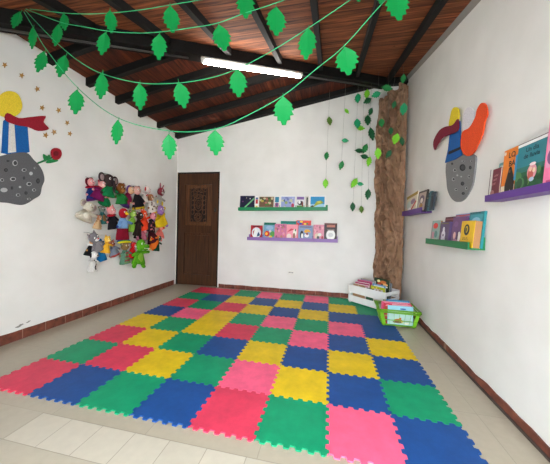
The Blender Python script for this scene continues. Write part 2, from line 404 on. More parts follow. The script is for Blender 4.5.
# ------------------------------------------------------------------ text helper and books
def text_geo(txt, size, bold=False):
    cu = bpy.data.curves.new('t', 'FONT'); cu.body = txt; cu.size = size; cu.align_x = 'CENTER'; cu.align_y = 'CENTER'; cu.resolution_u = 3
    cu.offset = size*.02 if bold else 0
    ob = bpy.data.objects.new('t', cu); COL.objects.link(ob); bpy.context.view_layer.update()
    dg = bpy.context.evaluated_depsgraph_get(); me = ob.evaluated_get(dg).to_mesh()
    vs = [v.co.copy() for v in me.vertices]; fs = [tuple(p.vertices) for p in me.polygons]
    ob.evaluated_get(dg).to_mesh_clear(); bpy.data.objects.remove(ob); bpy.data.curves.remove(cu); return vs, fs
def decorate(mb, w, h, y, deco):
    """flat printed shapes on a front face at local y, x in 0..1 from the left, z in 0..1 from the bottom"""
    lift = .0004; q = y
    for d in deco:
        q -= lift; kind = d[0]; m = mat(d[-1], .45, 'paper')
        if kind == 'rect':
            _, x0, z0_, x1, z1_, _c = d; P = [(x0, z0_), (x1, z0_), (x1, z1_), (x0, z1_)]
        elif kind == 'ell':
            _, cx, cz_, rx, rz, _c = d; P = [(cx+rx*math.cos(2*PI*i/18), cz_+rz*math.sin(2*PI*i/18)) for i in range(18)]
        elif kind == 'poly': P = d[1]
        elif kind == 'text':
            _, s_, cx, cz_, sz, _c = d; vs, fs = text_geo(s_, sz, True); i = mb.mi(m)
            bv = [mb.bm.verts.new(((cx-.5)*w+v.x, q, cz_*h+v.y)) for v in vs]
            for f in fs:
                try: ff = mb.bm.faces.new([bv[k] for k in f]); ff.material_index = i
                except ValueError: pass
            continue
        f = mb.bm.faces.new([mb.bm.verts.new(((x-.5)*w, q, z*h)) for x, z in P]); f.material_index = mb.mi(m)
def blobs(n, cols, x0=.1, z0=.1, x1=.9, z1=.9, s=.1, seed=0):
    rn = random.Random(seed)
    return [('ell', rn.uniform(x0, x1), rn.uniform(z0, z1), s*rn.uniform(.6, 1.3), s*rn.uniform(.5, 1.2), rn.choice(cols)) for _ in range(n)]
def strokes(x0, x1, z0, z1, n, col):
    w_ = (x1-x0)/n; out = []
    for i in range(n):
        x = x0+i*w_; out.append(('rect', x, z0, x+w_*.3, z1, col))
        if i % 2: out.append(('rect', x, z1-(z1-z0)*.25, x+w_*.8, z1, col))
        else: out.append(('rect', x, z0, x+w_*.8, z0+(z1-z0)*.25, col))
    return out
def book(loc, rotz, w, h, t, col, label, group, deco=(), lean=.07, tilt=0, spine_left=True, pages=(226, 214, 190)):
    """a closed book standing upright, cover towards local -Y; origin at the middle of its lower front edge"""
    e = empty('book', loc, (0, 0, 0)); e.rotation_euler = (Matrix.Rotation(rotz, 3, 'Z') @ Matrix.Rotation(tilt, 3, 'Y') @ Matrix.Rotation(-lean, 3, 'X')).to_euler()
    tag(e, label, 'book', group)
    m = mat(col, .4, 'paper'); c = MB(); b_ = .0025 if t > .008 else t*.25
    c.box((0, b_/2, h/2), (w, b_, h), m); c.box((0, t-b_/2, h/2), (w, b_, h), m)
    sx = -1 if spine_left else 1
    c.box((sx*(w/2-b_/2), t/2, h/2), (b_, t-2*b_, h), m)
    cv = c.build('cover', None, e)
    if deco:
        dm = MB(); decorate(dm, w, h, 0, deco); bm2 = dm.bm
        # printed picture belongs to the cover: one mesh
        me = bpy.data.meshes.new('tmp'); base = len(cv.data.materials)
        for x in dm.mats: cv.data.materials.append(x)
        for f in bm2.faces: f.material_index += base; f.normal_update()
        for f in bm2.faces:
            if f.normal.y > 0: f.normal_flip()
        bm2.to_mesh(me); bm2.free(); nb = bmesh.new(); nb.from_mesh(cv.data); nb.from_mesh(me); nb.to_mesh(cv.data); nb.free(); bpy.data.meshes.remove(me)
    pg = MB(); pg.box((-sx*.0015, t/2, h/2), (w-.006, t-2*b_-.0002, h-.006)); pg.build('page_block', mat(pages, .8, 'paper'), e)
    return e

def ledge(name, p0, rotz, L_, col, label, h=.05, depth=.1, slope=0):
    """picture ledge: origin at its left end on the wall, X along it, room side is -Y"""
    e = empty(name, p0, (0, 0, 0)); e.rotation_euler = (Matrix.Rotation(rotz, 3, 'Z') @ Matrix.Rotation(slope, 3, 'Y')).to_euler(); tag(e, label, 'wall shelf', 'picture ledges for books')
    m = mat(col, .45, 'paint')
    MB().box((L_/2, -depth/2, .006), (L_, depth, .012), bevel=.002).build('shelf_board', m, e)
    MB().box((L_/2, -depth-.005, h/2), (L_, .011, h), bevel=.002).build('front_lip', m, e)
    MB().box((L_/2, -.007, .012+h*.75), (L_, .012, h*1.5), bevel=.002).build('back_rail', m, e)
    for x in (.12, L_-.12): MB().tube([(x, -.0135, .06), (x, -.0165, .06)], .004, seg=8).build('screw', mat((150, 150, 150), .3, 'steel'), e)
    return e
GREEN, LILAC, PURP = (12, 128, 76), (140, 104, 168), (88, 48, 128)
# --- back wall, upper green ledge
xl, xr = .66, 2.165
ledge('book_ledge', (xl, YB, 1.372), 0, xr-xl, GREEN, 'green picture ledge on the back wall, above the lilac one', .056, slope=-.014)
ledge('book_ledge', (.835, YB, .873), 0, 2.335-.835, LILAC, 'lilac picture ledge on the back wall, below the green one', .056, slope=-.008)
def back_book(px, y, zbase, t, col, label, group, deco=(), tilt=0, lean=.1, hide=0):
    u0, v0, u1, v1 = px; a = on_y(u0, v0, y); b_ = on_y(u1, v0, y); h = a.z-zbase(a.x)
    return book(((a.x+b_.x)/2, y, zbase((a.x+b_.x)/2)), 0, abs(b_.x-a.x)-hide, h, t, col, label, group, deco, lean, tilt)
g1 = 'books on the green back wall ledge'
zb1 = lambda x: 1.385+.014*(x-xl)
def pz1(x0, y0, x1, y1): return (225+x0/4.58, 180+y0/4.58, 225+x1/4.58, 180+y1/4.58)
K, W_ = (20, 20, 26), (240, 240, 236)
back_book(pz1(68, 72, 134, 118), 2.97, zb1, .012, (24, 26, 58), 'dark night sky picture book at the left end of the green back ledge', g1,
          [('poly', [(.35, .1), (.98, .75), (.98, .9), (.3, .18)], (120, 190, 130)), ('rect', .45, .03, .95, .1, (190, 190, 200)), ('ell', .7, .8, .03, .04, W_), ('ell', .2, .6, .05, .05, (120, 60, 120)), ('ell', .45, .85, .03, .03, (200, 190, 150)), ('rect', 0, 0, .04, 1, (70, 70, 90))])
back_book(pz1(137, 73, 152, 119), 2.972, zb1, .012, W_, 'narrow white book with red and blue marks beside the night sky book', g1,
          [('rect', .2, .45, .9, .75, (190, 40, 50)), ('rect', .2, .76, .9, .9, (50, 90, 150)), ('rect', .2, .1, .9, .3, (220, 200, 90))])
back_book(pz1(153, 72, 225, 120), 2.97, zb1, .012, (226, 222, 210), 'jungle scene picture book in green and brown on the green back ledge', g1,
          [('rect', .05, .2, .97, .93, (116, 84, 60))]+blobs(26, [(70, 120, 40), (120, 70, 60), (180, 170, 70), (60, 80, 50), (190, 110, 100), (200, 190, 150)], .12, .3, .9, .85, .08, 1)+[('rect', .1, .05, .9, .16, (200, 170, 160))])
back_book(pz1(227, 73, 249, 119), 2.972, zb1, .012, W_, 'small white book with blue and pink cover beside the jungle book', g1,
          [('rect', .1, .55, .9, .95, (40, 130, 160)), ('rect', .1, .1, .9, .5, (180, 100, 140)), ('ell', .5, .4, .2, .15, (90, 70, 120))])
back_book(pz1(253, 71, 323, 120), 2.97, zb1, .012, W_, 'pale blue and white picture book in the middle of the green back ledge', g1,
          [('rect', .06, .1, .95, .93, (150, 160, 205))]+blobs(12, [(190, 190, 225), (110, 120, 170), (200, 200, 160)], .15, .2, .85, .85, .08, 2)+[('ell', .83, .3, .09, .16, (190, 60, 80)), ('ell', .4, .5, .1, .1, (150, 170, 90)), ('poly', [(.2, .65), (.35, .5), (.3, .75)], (60, 90, 120))])
back_book(pz1(326, 73, 365, 121), 2.97, zb1, .012, (225, 225, 225), 'black and white animal book over green grass on the green back ledge', g1,
          [('rect', .08, .75, .92, .95, (130, 100, 160)), ('rect', .08, .05, .92, .32, (70, 130, 50)), ('ell', .5, .5, .34, .16, K), ('ell', .4, .55, .14, .12, W_), ('ell', .75, .42, .1, .2, (120, 60, 50))])
back_book(pz1(367, 72, 384, 120), 2.972, zb1, .012, (214, 210, 200), 'narrow pale book with a dark stripe between the grass and lizard books', g1,
          [('rect', .35, .1, .75, .9, (40, 46, 40)), ('ell', .55, .3, .14, .08, (120, 90, 50))])
back_book(pz1(386, 71, 462, 121), 2.97, zb1, .012, W_, 'white bordered book with a yellow green lizard on blue, green ledge right end', g1,
          [('rect', .08, .12, .93, .93, (40, 140, 190)), ('rect', .08, .12, .93, .4, (160, 205, 225)), ('poly', [(.1, .2), (.3, .3), (.45, .6), (.7, .66), (.88, .5), (.7, .4), (.5, .34), (.3, .2)], (150, 160, 50)), ('ell', .6, .55, .12, .06, (200, 200, 90)), ('poly', [(.08, .14), (.3, .16), (.25, .32), (.1, .26)], (60, 60, 40))])
# --- back wall, lower lilac ledge
g2 = 'books on the lilac back wall ledge'
zb2 = lambda x: .886+.008*(x-.83)
P_ = lambda *a: pz1(*a)
back_book(P_(117, 207, 170, 262), 2.965, zb2, .014, (176, 24, 40), 'red book with a white snowman like oval, left end of the lilac ledge', g2,
          [('ell', .5, .48, .4, .38, (225, 230, 235)), ('ell', .38, .3, .18, .18, W_), ('ell', .45, .6, .16, .14, W_), ('poly', [(.55, .2), (.85, .3), (.7, .55), (.6, .4)], (50, 80, 120)), ('poly', [(.2, .55), (.35, .7), (.25, .3)], (170, 60, 60)), ('rect', .2, .9, .8, .96, (60, 20, 30))])
back_book(P_(177, 194, 232, 262), 2.965, zb2, .014, (110, 160, 190), 'teal blue book with red and orange flowers on the lilac ledge', g2,
          [('rect', 0, .86, 1, 1, (10, 110, 90)), ('ell', .5, .7, .3, .12, (150, 180, 210)), ('ell', .3, .35, .22, .17, (200, 50, 30)), ('ell', .25, .35, .1, .08, (250, 190, 60)), ('ell', .75, .35, .2, .16, (80, 150, 60)), ('rect', 0, 0, 1, .14, (230, 150, 60)), ('ell', .6, .15, .14, .1, (240, 200, 60)), ('ell', .55, .5, .1, .07, (240, 230, 220))])
back_book(P_(226, 200, 281, 264), 2.962, zb2, .012, (206, 116, 150), 'mauve pink patterned book on the lilac ledge', g2,
          blobs(22, [(225, 150, 170), (190, 90, 130), (220, 130, 130), (150, 80, 120), (180, 130, 100)], .1, .1, .9, .9, .08, 3), hide=.008)
back_book(P_(254, 187, 327, 260), 2.99, zb2, .012, (0, 134, 120), 'tall plain teal book standing behind the pink books', g2, [('rect', .05, .9, .95, .96, (0, 110, 100))])
back_book(P_(280, 203, 334, 265), 2.962, zb2, .012, (238, 150, 165), 'rose pink book with a pale rabbit shape in the middle of the lilac ledge', g2,
          [('poly', [(.05, .5), (.4, .75), (.7, .72), (.4, .6)], (200, 60, 80)), ('ell', .25, .25, .2, .18, (240, 220, 210)), ('ell', .75, .5, .16, .22, (235, 235, 220)), ('ell', .7, .28, .1, .2, (150, 110, 80)), ('ell', .8, .65, .05, .08, (40, 80, 60))], hide=.008)
back_book(P_(326, 184, 394, 262), 2.99, zb2, .012, (214, 60, 60), 'multicoloured book standing behind the grey blue bird book', g2,
          [('ell', .15, .92, .1, .05, (40, 140, 200)), ('ell', .35, .93, .1, .05, (250, 210, 40)), ('ell', .8, .93, .12, .05, (230, 80, 30)), ('ell', .3, .83, .12, .05, (40, 60, 160)), ('ell', .6, .83, .1, .04, (250, 220, 60)), ('ell', .75, .84, .06, .04, (30, 130, 70))])
back_book(P_(336, 207, 402, 268), 2.962, zb2, .012, (128, 148, 182), 'grey blue book with a penguin and an orange beaked bird', g2,
          [('rect', .1, .86, .9, .93, (100, 90, 120)), ('ell', .25, .4, .12, .26, K), ('ell', .28, .32, .07, .16, W_), ('poly', [(.4, .6), (.5, .75), (.75, .74), (.88, .55), (.7, .58), (.5, .5)], (226, 160, 30)), ('ell', .6, .35, .16, .12, (232, 226, 226)), ('ell', .62, .45, .08, .07, (140, 50, 50)), ('rect', .1, .05, .9, .1, (90, 120, 90))])
back_book(P_(405, 204, 455, 268), 2.962, zb2, .012, (218, 140, 160), 'dusty pink book with grey animal drawing, right of the bird book', g2,
          blobs(10, [(190, 110, 130), (230, 170, 180), (120, 90, 90)], .1, .5, .9, .95, .07, 5)+[('ell', .35, .32, .2, .16, (215, 195, 170)), ('ell', .45, .2, .12, .12, (60, 60, 60)), ('ell', .6, .4, .16, .1, (225, 225, 215)), ('ell', .85, .2, .1, .12, (180, 50, 50))])
back_book(P_(455, 197, 514, 270), 2.962, zb2, .016, (44, 22, 24), 'dark brown book with a large white disc, right end of the lilac ledge', g2,
          [('rect', 0, .93, 1, 1, (110, 50, 40)), ('rect', .2, .78, .85, .9, (190, 110, 90)), ('ell', .52, .36, .35, .3, W_), ('rect', .25, .6, .8, .66, (150, 130, 120)), ('ell', .52, .36, .2, .12, (205, 205, 205))])
# --- outlet plate on the back wall
p = on_y(291, 273, YB)
e = empty('wall_outlet', (p.x, YB, p.z)); tag(e, 'small white wall outlet low on the back wall below the lilac ledge', 'outlet')
MB().box((0, -.005, 0), (.11, .01, .07), bevel=.003).build('cover_plate', mat((225, 222, 214), .4), e)
sk = MB(); [sk.box((x, -.0103, .008), (.012, .001, .014)) for x in (-.03, -.012, .012, .03)]; sk.build('socket_slots', mat((90, 88, 84), .5), e)

# --- right wall ledges (rotz -90: X runs towards the camera, room side is -x)
R90 = -PI/2
def rbook(pl, pr_, x, zbase, top_v, t, col, label, group, deco=(), lean=.08, tilt=0, yaw=0, spine_left=True):
    """pl, pr_ pixel columns of its lower corners; top_v pixel height of its upper left corner"""
    a = on_x(pl[0], pl[1], x); c = on_x(pr_[0], pr_[1], x); h = on_x(pl[0], top_v, x).z-zbase
    wd = (a.y-c.y)
    return book((x, (a.y+c.y)/2, zbase), R90+yaw, wd, h, t, col, label, group, deco, lean, tilt, spine_left, (168, 122, 80))
ledge('book_ledge', (XR, 1.69, .974), R90, .84, (6, 112, 58), 'dark green picture ledge on the right wall under the grey oval', .055)
g3 = 'books on the green right wall ledge'
def q6(x, y): return (422+x/8.09, 205+y/8.09)
rbook(q6(68, 270), q6(130, 278), 3.215, .987, q6(68, 128)[1], .02, (150, 180, 170), 'small mint green book with a red disc, far end of the right green ledge', g3,
      [('ell', .45, .77, .3, .13, (220, 60, 50)), ('rect', .1, .1, .4, .5, (200, 150, 160)), ('ell', .6, .4, .2, .15, (90, 140, 130)), ('rect', .15, .05, .85, .2, (220, 210, 190)), ('rect', 0, 0, .06, 1, (110, 100, 110))])
rbook(q6(135, 285), q6(205, 293), 3.215, .987, q6(135, 138)[1], .03, (90, 70, 108), 'small grey purple book with a white figure drawing', g3,
      [('ell', .42, .42, .22, .2, (225, 222, 230)), ('ell', .42, .66, .12, .12, (225, 222, 230)), ('rect', .2, .15, .65, .3, (210, 205, 215)), ('ell', .42, .4, .08, .06, (120, 100, 130)), ('rect', .1, .9, .9, .95, (120, 110, 70))], spine_left=False)
rbook(q6(165, 280), q6(240, 290), 3.25, .987, q6(165, 100)[1], .016, (92, 36, 48), 'dark maroon book standing behind the grey purple one', g3, [('rect', .1, .88, .9, .94, (150, 80, 90))])
rbook(q6(228, 292), q6(335, 310), 3.228, .987, q6(240, 100)[1], .014, (112, 72, 120), 'purple book with a white animal between two smaller books', g3,
      [('ell', .25, .35, .1, .13, (235, 190, 180)), ('ell', .6, .32, .12, .17, (245, 235, 225)), ('ell', .48, .33, .05, .2, (80, 40, 70)), ('ell', .35, .15, .2, .08, (180, 120, 150)), ('ell', .3, .75, .16, .1, (130, 90, 140))], spine_left=False)
rbook(q6(245, 290), q6(358, 312), 3.258, .987, q6(245, 78)[1], .012, (130, 150, 200), 'pale blue book with a red rim behind the purple book', g3, [('rect', .0, .93, 1, .97, (190, 70, 70)), ('ell', .5, .9, .3, .03, (180, 110, 110))])
rbook(q6(300, 306), q6(405, 318), 3.205, .987, q6(312, 130)[1], .05, (232, 186, 20), 'thick yellow book with a black oval emblem on the right wall green ledge', g3,
      [('ell', .45, .66, .21, .21, K), ('ell', .45, .68, .11, .13, (190, 160, 40)), ('ell', .42, .66, .05, .08, K), *strokes(.2, .7, .27, .37, 5, (150, 110, 20)), ('rect', .15, .1, .7, .13, (190, 150, 30)), ('rect', .15, .2, .6, .22, (190, 150, 30))], spine_left=True)
rbook(q6(355, 300), q6(470, 330), 3.252, .987, q6(365, 62)[1], .016, (30, 128, 134), 'tall teal book with patterned border, near end of the right green ledge', g3,
      [('rect', .08, .07, .92, .93, (70, 160, 170)), ('ell', .5, .75, .3, .1, (150, 200, 215)), ('ell', .4, .55, .1, .05, (200, 180, 170))]+[('rect', .0, .1+i*.1, .05, .14+i*.1, (10, 60, 60)) for i in range(8)]+[('rect', .1+i*.1, .95, .14+i*.1, .99, (10, 60, 60)) for i in range(8)], spine_left=False)

zp = 1.304
ledge('book_ledge', (XR, .685, zp-.002), R90, 1.1, PURP, 'purple picture ledge on the right wall nearest the camera', .042, depth=.09)
g4 = 'books on the near purple right wall ledge'
q5 = lambda x, y: (475+x/4.21, 100+y/4.21)
def nbook(u0, u1, topv, x, t, col, label, deco, lean=.06, spine_left=True, du=0):
    v = 190; u0 -= 1.2; u1 -= 2.0; a = on_x(u0, v, x); c = on_x(u1, v, x); h = on_x(u0, topv+1, x).z-(zp+.012)
    return book((x, (a.y+c.y)/2, zp+.011), R90, a.y-c.y, h, t, col, label, g4, deco, lean, 0, spine_left)
nbook(491.7, 500.3, 169, 3.222, .008, (108, 28, 46), 'small dark maroon book with rows of pale script, far end of the near purple ledge',
      strokes(.25, .85, .74, .8, 6, (190, 130, 130))+strokes(.25, .85, .6, .66, 6, (190, 130, 130))+strokes(.25, .85, .46, .52, 6, (190, 130, 130))+[('ell', .5, .2, .25, .09, (170, 110, 110)), ('rect', 0, 0, .08, 1, (60, 14, 26))])
nbook(497, 510, 163, 3.26, .008, (110, 160, 160), 'thin grey green book peeping out behind the maroon one', [('rect', .1, .85, .9, .93, (190, 200, 190))])
nbook(501.2, 515.2, 151, 3.232, .012, (232, 130, 36), 'orange book with a black gorilla beside the teal rain book',
      [('rect', 0, 0, 1, .25, (240, 225, 200)), ('ell', .1, .93, .08, .04, (250, 230, 210)), ('text', 'LO', .62, .86, .045, K), ('text', 'BA', .68, .68, .045, K), ('poly', [(.35, .02), (.3, .25), (.42, .45), (.5, .55), (.7, .58), (.86, .45), (.98, .3), (.98, .05), (.8, .02), (.72, .16), (.6, .04)], (36, 22, 18)), ('ell', .62, .54, .13, .08, (30, 18, 14)), ('ell', .6, .53, .06, .035, (120, 80, 60)), ('ell', .86, .82, .05, .03, (160, 60, 30))])
nbook(514.8, 546.5, 145, 3.215, .012, (44, 128, 140), 'teal picture book titled Un día de lluvia on the near purple ledge',
      [('rect', 0, 0, 1, .42, (42, 96, 62)), ('rect', 0, .42, 1, .52, (52, 116, 104)), ('rect', 0, .93, 1, 1, (236, 236, 232)), ('rect', .0, .985, 1, 1, (60, 40, 40)), ('text', 'Un día', .5, .83, .034, (10, 50, 60)), ('text', 'de lluvia', .5, .71, .034, (10, 50, 60))]
      + blobs(10, [(110, 150, 70), (80, 130, 80), (40, 80, 50)], .1, .15, .9, .42, .09, 9)
      + [('ell', .6, .38, .15, .14, (220, 150, 160)), ('ell', .57, .33, .09, .11, (190, 90, 80)), ('ell', .56, .43, .045, .045, (235, 195, 165)), ('ell', .67, .4, .045, .045, (235, 205, 175)), ('ell', .62, .24, .08, .04, (170, 190, 210)), ('ell', .62, .52, .1, .03, (240, 220, 220)), ('rect', .0, .3, .08, .8, (60, 140, 180))])
nbook(543, 585, 120, 3.2, .014, (236, 120, 160), 'tall pink book at the right edge of the near purple ledge',
      [('rect', .04, .3, .3, .9, (225, 150, 180)), ('ell', .25, .7, .18, .14, (80, 120, 170)), ('ell', .2, .45, .14, .12, (120, 80, 120)), ('ell', .5, .5, .3, .25, (250, 190, 205)), ('rect', .1, .08, .9, .12, (190, 60, 110))])

ledge('book_ledge', (XR, 2.62, 1.306), R90, .76, PURP, 'purple picture ledge on the right wall beside the paper tree', .06)
g5 = 'books on the far purple right wall ledge'
def q7(x, y): return (398+x/11.05, 180+y/11.05)
def fbook(x0, x1, topy, x, t, col, label, deco, tilt=0, lean=.1):
    pl = q7(x0, 320); p2 = q7(x1, 320); a = on_x(pl[0], pl[1], x); c = on_x(p2[0], p2[1], x); h = on_x(pl[0], q7(0, topy)[1], x).z-1.319
    return book((x, (a.y+c.y)/2, 1.319), R90, a.y-c.y, h, t, col, label, g5, deco, lean, tilt, False)
fbook(78, 195, 180, 3.21, .014, (222, 212, 190), 'white and ochre picture book tilted beside the paper tree', [('rect', 0, .85, 1, 1, (170, 140, 40)), ('poly', [(.55, .1), (.95, .5), (.9, .6), (.5, .2)], (200, 60, 60)), ('ell', .65, .6, .2, .13, (150, 130, 150)), ('ell', .3, .5, .2, .2, (200, 215, 205)), ('ell', .4, .25, .15, .1, (235, 235, 235))], -.06)
fbook(200, 292, 140, 3.22, .016, (60, 52, 48), 'dark framed book with a face drawing in the middle of the far purple ledge', [('rect', .1, .08, .92, .92, (190, 170, 160)), ('ell', .5, .6, .28, .2, (110, 90, 110)), ('ell', .5, .55, .16, .12, (240, 230, 220)), ('ell', .5, .3, .2, .12, (180, 130, 60)), ('ell', .5, .15, .14, .08, (220, 190, 150))], .02)
fbook(298, 318, 150, 3.21, .022, (34, 44, 48), 'dark slate book with its spine to the room', [('rect', .1, .7, .9, .74, (170, 150, 90))], .0)
fbook(319, 340, 130, 3.21, .022, (44, 96, 106), 'teal spined book between two dark ones on the far purple ledge', [('rect', .1, .7, .9, .75, (30, 60, 70)), ('rect', .1, .2, .9, .25, (30, 60, 70))])
fbook(342, 374, 140, 3.21, .022, (38, 48, 56), 'dark navy thick spined book at the near end of the far purple ledge', [('rect', .1, .8, .9, .84, (90, 100, 110))])

# ------------------------------------------------------------------ light: daylight through the open front doorway, tube lamp on the beam
w_ = bpy.data.worlds.new('daylight'); scn.world = w_; w_.use_nodes = True
bg = w_.node_tree.nodes['Background']; bg.inputs[0].default_value = (.86, .93, 1, 1); bg.inputs[1].default_value = 7.0
tl0, tl1 = Vector((.76, 1.34, 0)), Vector((1.77, 2.06, 0))
def under(pv): return Vector((pv.x, pv.y, zA(pv.x)-.001-HD))
a, c = under(Vector((.82, hipy(.82)-.05, 0))), under(Vector((1.80, hipy(1.80)-.05, 0)))
lamp = empty('tube_light', (a+c)/2); tag(lamp, 'lit white fluorescent tube fixed under the diagonal roof beam', 'light fitting')
ia, ic = a-(a+c)/2, c-(a+c)/2; dn = Vector((0, 0, -1)); dv = (ic-ia).normalized()
mb = MB(); mb.tube([ia+dn*.022, ic+dn*.022], .021, seg=8); mb.build('batten', mat((220, 220, 215), .4, 'steel'), lamp)
te, N, L, b = node_mat('lit_tube'); b.inputs['Emission Color'].default_value = (1, .97, .9, 1); b.inputs['Emission Strength'].default_value = 30
mb = MB(); mb.tube([ia+dn*.062+dv*.03, ic+dn*.062-dv*.03], .016, seg=10); mb.build('tube', te, lamp)
for q, s_ in ((ia, 1), (ic, -1)):
    mb = MB(); mb.tube([q+dn*.04+dv*s_*.005, q+dn*.04+dv*s_*.03], .03, seg=10); mb.build('lamp_holder', mat((210, 210, 205), .4, 'steel'), lamp)
e0, e1 = under(Vector((1.82, hipy(1.82), 0))), under(Vector((2.85, hipy(2.85), 0)))
mb = MB(); mb.tube([e0+dn*.014, e1+dn*.014], .011, seg=8); tag(mb.build('conduit', mat((66, 62, 60), .5)), 'grey cable conduit running from the tube light to the back right corner', 'conduit')
e0, e1 = under(Vector((XL+.05, hipy(XL+.05), 0))), under(Vector((.70, hipy(.70), 0)))
mb = MB(); mb.tube([e0+dn*.012, e1+dn*.012], .009, seg=8); tag(mb.build('conduit', mat((66, 62, 60), .5)), 'grey cable conduit running from the tube light to the left wall', 'conduit')

# ------------------------------------------------------------------ leaves
def leaf_mesh(mb, origin, L_, wd, down, side, m, fold=.12, th=.0018, teeth=6, stem=.14):
    """serrated leaf hanging from origin along 'down', width along 'side'"""
    down = Vector(down).normalized(); side = Vector(side); side = (side-down*side.dot(down)).normalized(); nr = down.cross(side).normalized()
    n = teeth*2; rows = []
    for i in range(n+1):
        t = i/n; r = math.sin(PI*min(1, t**.88))**(.8 if t < .5 else 1.15) if 0 < t < 1 else 0
        if t > 0 and t < 1 and i % 2: r *= 1.12
        elif 0 < t < 1: r *= .84
        p = Vector(origin)+down*(L_*(stem+(1-stem)*t)); hw = wd/2*r; dz = down*(L_*.06 if (i % 2 and 0 < t < 1) else 0)
        bend = nr*(.1*L_*(t-.5)**2*2)
        rows.append((p+bend, p+dz+bend-side*hw+nr*fold*hw, p+dz+bend+side*hw+nr*fold*hw))
    bm = mb.bm; fr = [[bm.verts.new(v) for v in r] for r in rows]; bk = [[bm.verts.new(v-nr*th) for v in r] for r in rows]; fs = []
    for A, B in zip(range(n), range(1, n+1)):
        for side_ in (1, 2):
            fs.append((fr[A][0], fr[B][0], fr[B][side_], fr[A][side_])); fs.append((bk[A][0], bk[A][side_], bk[B][side_], bk[B][0]))
            fs.append((fr[A][side_], fr[B][side_], bk[B][side_], bk[A][side_]))
    i = mb.mi(m)
    for f in fs:
        ff = mb.bm.faces.new(f); ff.material_index = i
    bmesh.ops.remove_doubles(bm, verts=[v for k in (0, n) for v in fr[k]+bk[k]], dist=1e-5)
    mb.tube([Vector(origin), Vector(origin)+down*L_*(stem+.03)], .0022, m, seg=6)
CORD = mat((50, 170, 110), .6)
def garland(label, pts, leaves, dfun, col):
    P3 = [at_depth(u, v, dfun(u)) for u, v in pts]
    # smooth polyline
    Q = []
    for i in range(len(P3)-1):
        p0, p1, p2, p3 = P3[max(i-1, 0)], P3[i], P3[i+1], P3[min(i+2, len(P3)-1)]
        for k in range(6):
            t = k/6; Q.append(.5*((2*p1)+(-p0+p2)*t+(2*p0-5*p1+4*p2-p3)*t*t+(-p0+3*p1-3*p2+p3)*t**3))
    Q.append(P3[-1])
    e = empty('leaf_garland', P3[0]); tag(e, label, 'garland', 'leaf garlands strung below the roof')
    o = P3[0]
    MB().tube([q-o for q in Q], .0028, seg=6).build('string', CORD, e)
    rn = random.Random(len(pts)*7+len(leaves))
    for (u0, v0, u1, v1, wpx) in leaves:
        d = dfun(u0); a = at_depth(u0, v0, d); c = at_depth(u1, v1, d-.01); mb = MB()
        L_ = (c-a).length; sd = RX*1+RF*rn.uniform(-.25, .25)
        leaf_mesh(mb, Vector((0, 0, 0)), L_, wpx*d/F*1.02, c-a, sd, None, fold=rn.uniform(.04, .2), stem=.12)
        mb.build('leaf', mat(col, .55, 'paper'), e, loc=a-o)
GL = (0, 134, 62)
lin_ = lambda u0, d0, u1, d1: (lambda u: d0+(d1-d0)*(u-u0)/(u1-u0))
garland('lowest green leaf garland sagging across the middle of the room', [(24, 12), (33, 27), (46, 49), (78, 88), (118, 118), (170, 131), (215, 129), (250, 114), (284, 95), (315, 70), (344, 46), (379, 7), (440, -60)],
        [(22, 10, 14, 29, 14), (34, 25, 33, 50, 10), (46, 49, 38, 73, 12), (78, 87, 76, 115, 15), (119, 117, 117, 145, 14), (169, 131, 170, 160, 14), (215, 127, 216, 156, 16), (283, 93, 284, 126, 19), (344, 44, 349, 76, 21), (382, -16, 380, 5, 10), (394, -14, 399, 22, 22)], lin_(24, 1.93, 379, 1.42), GL)
garland('second leaf garland from the bottom, passing in front of the tube light', [(25, 10), (40, 26), (58, 44), (80, 62), (103, 74), (140, 83), (178, 83), (210, 78), (237, 69), (270, 52), (310, 27), (350, 0), (400, -35)],
        [(67, 53, 60, 78, 14), (103, 70, 101, 100, 14), (140, 80, 141, 111, 14), (178, 79, 185, 109, 15), (237, 66, 239, 98, 17), (309, 25, 306, 61, 17), (358, -30, 358, 3, 16)], lin_(24, 1.95, 379, 1.47), GL)
garland('third leaf garland from the bottom, just above the tube light', [(26, 9), (60, 22), (85, 27), (107, 31), (135, 33), (160, 32), (190, 28), (218, 23), (245, 13), (276, 3), (330, -18)],
        [(60, 22, 56, 47, 13), (107, 30, 102, 56, 13), (160, 31, 159, 61, 14), (218, 22, 225, 52, 17), (276, 4, 276, 37, 19)], lin_(24, 1.97, 330, 1.52), GL)
garland('topmost leaf garland along the upper edge', [(30, 9), (64, 13), (88, 14), (110, 13), (140, 10), (170, 5), (210, -2), (245, -10), (300, -28)],
        [(64, 12, 66, 31, 11), (110, 8, 112, 34, 11), (170, 3, 173, 34, 15), (245, -12, 246, 20, 17)], lin_(24, 1.99, 300, 1.57), GL)

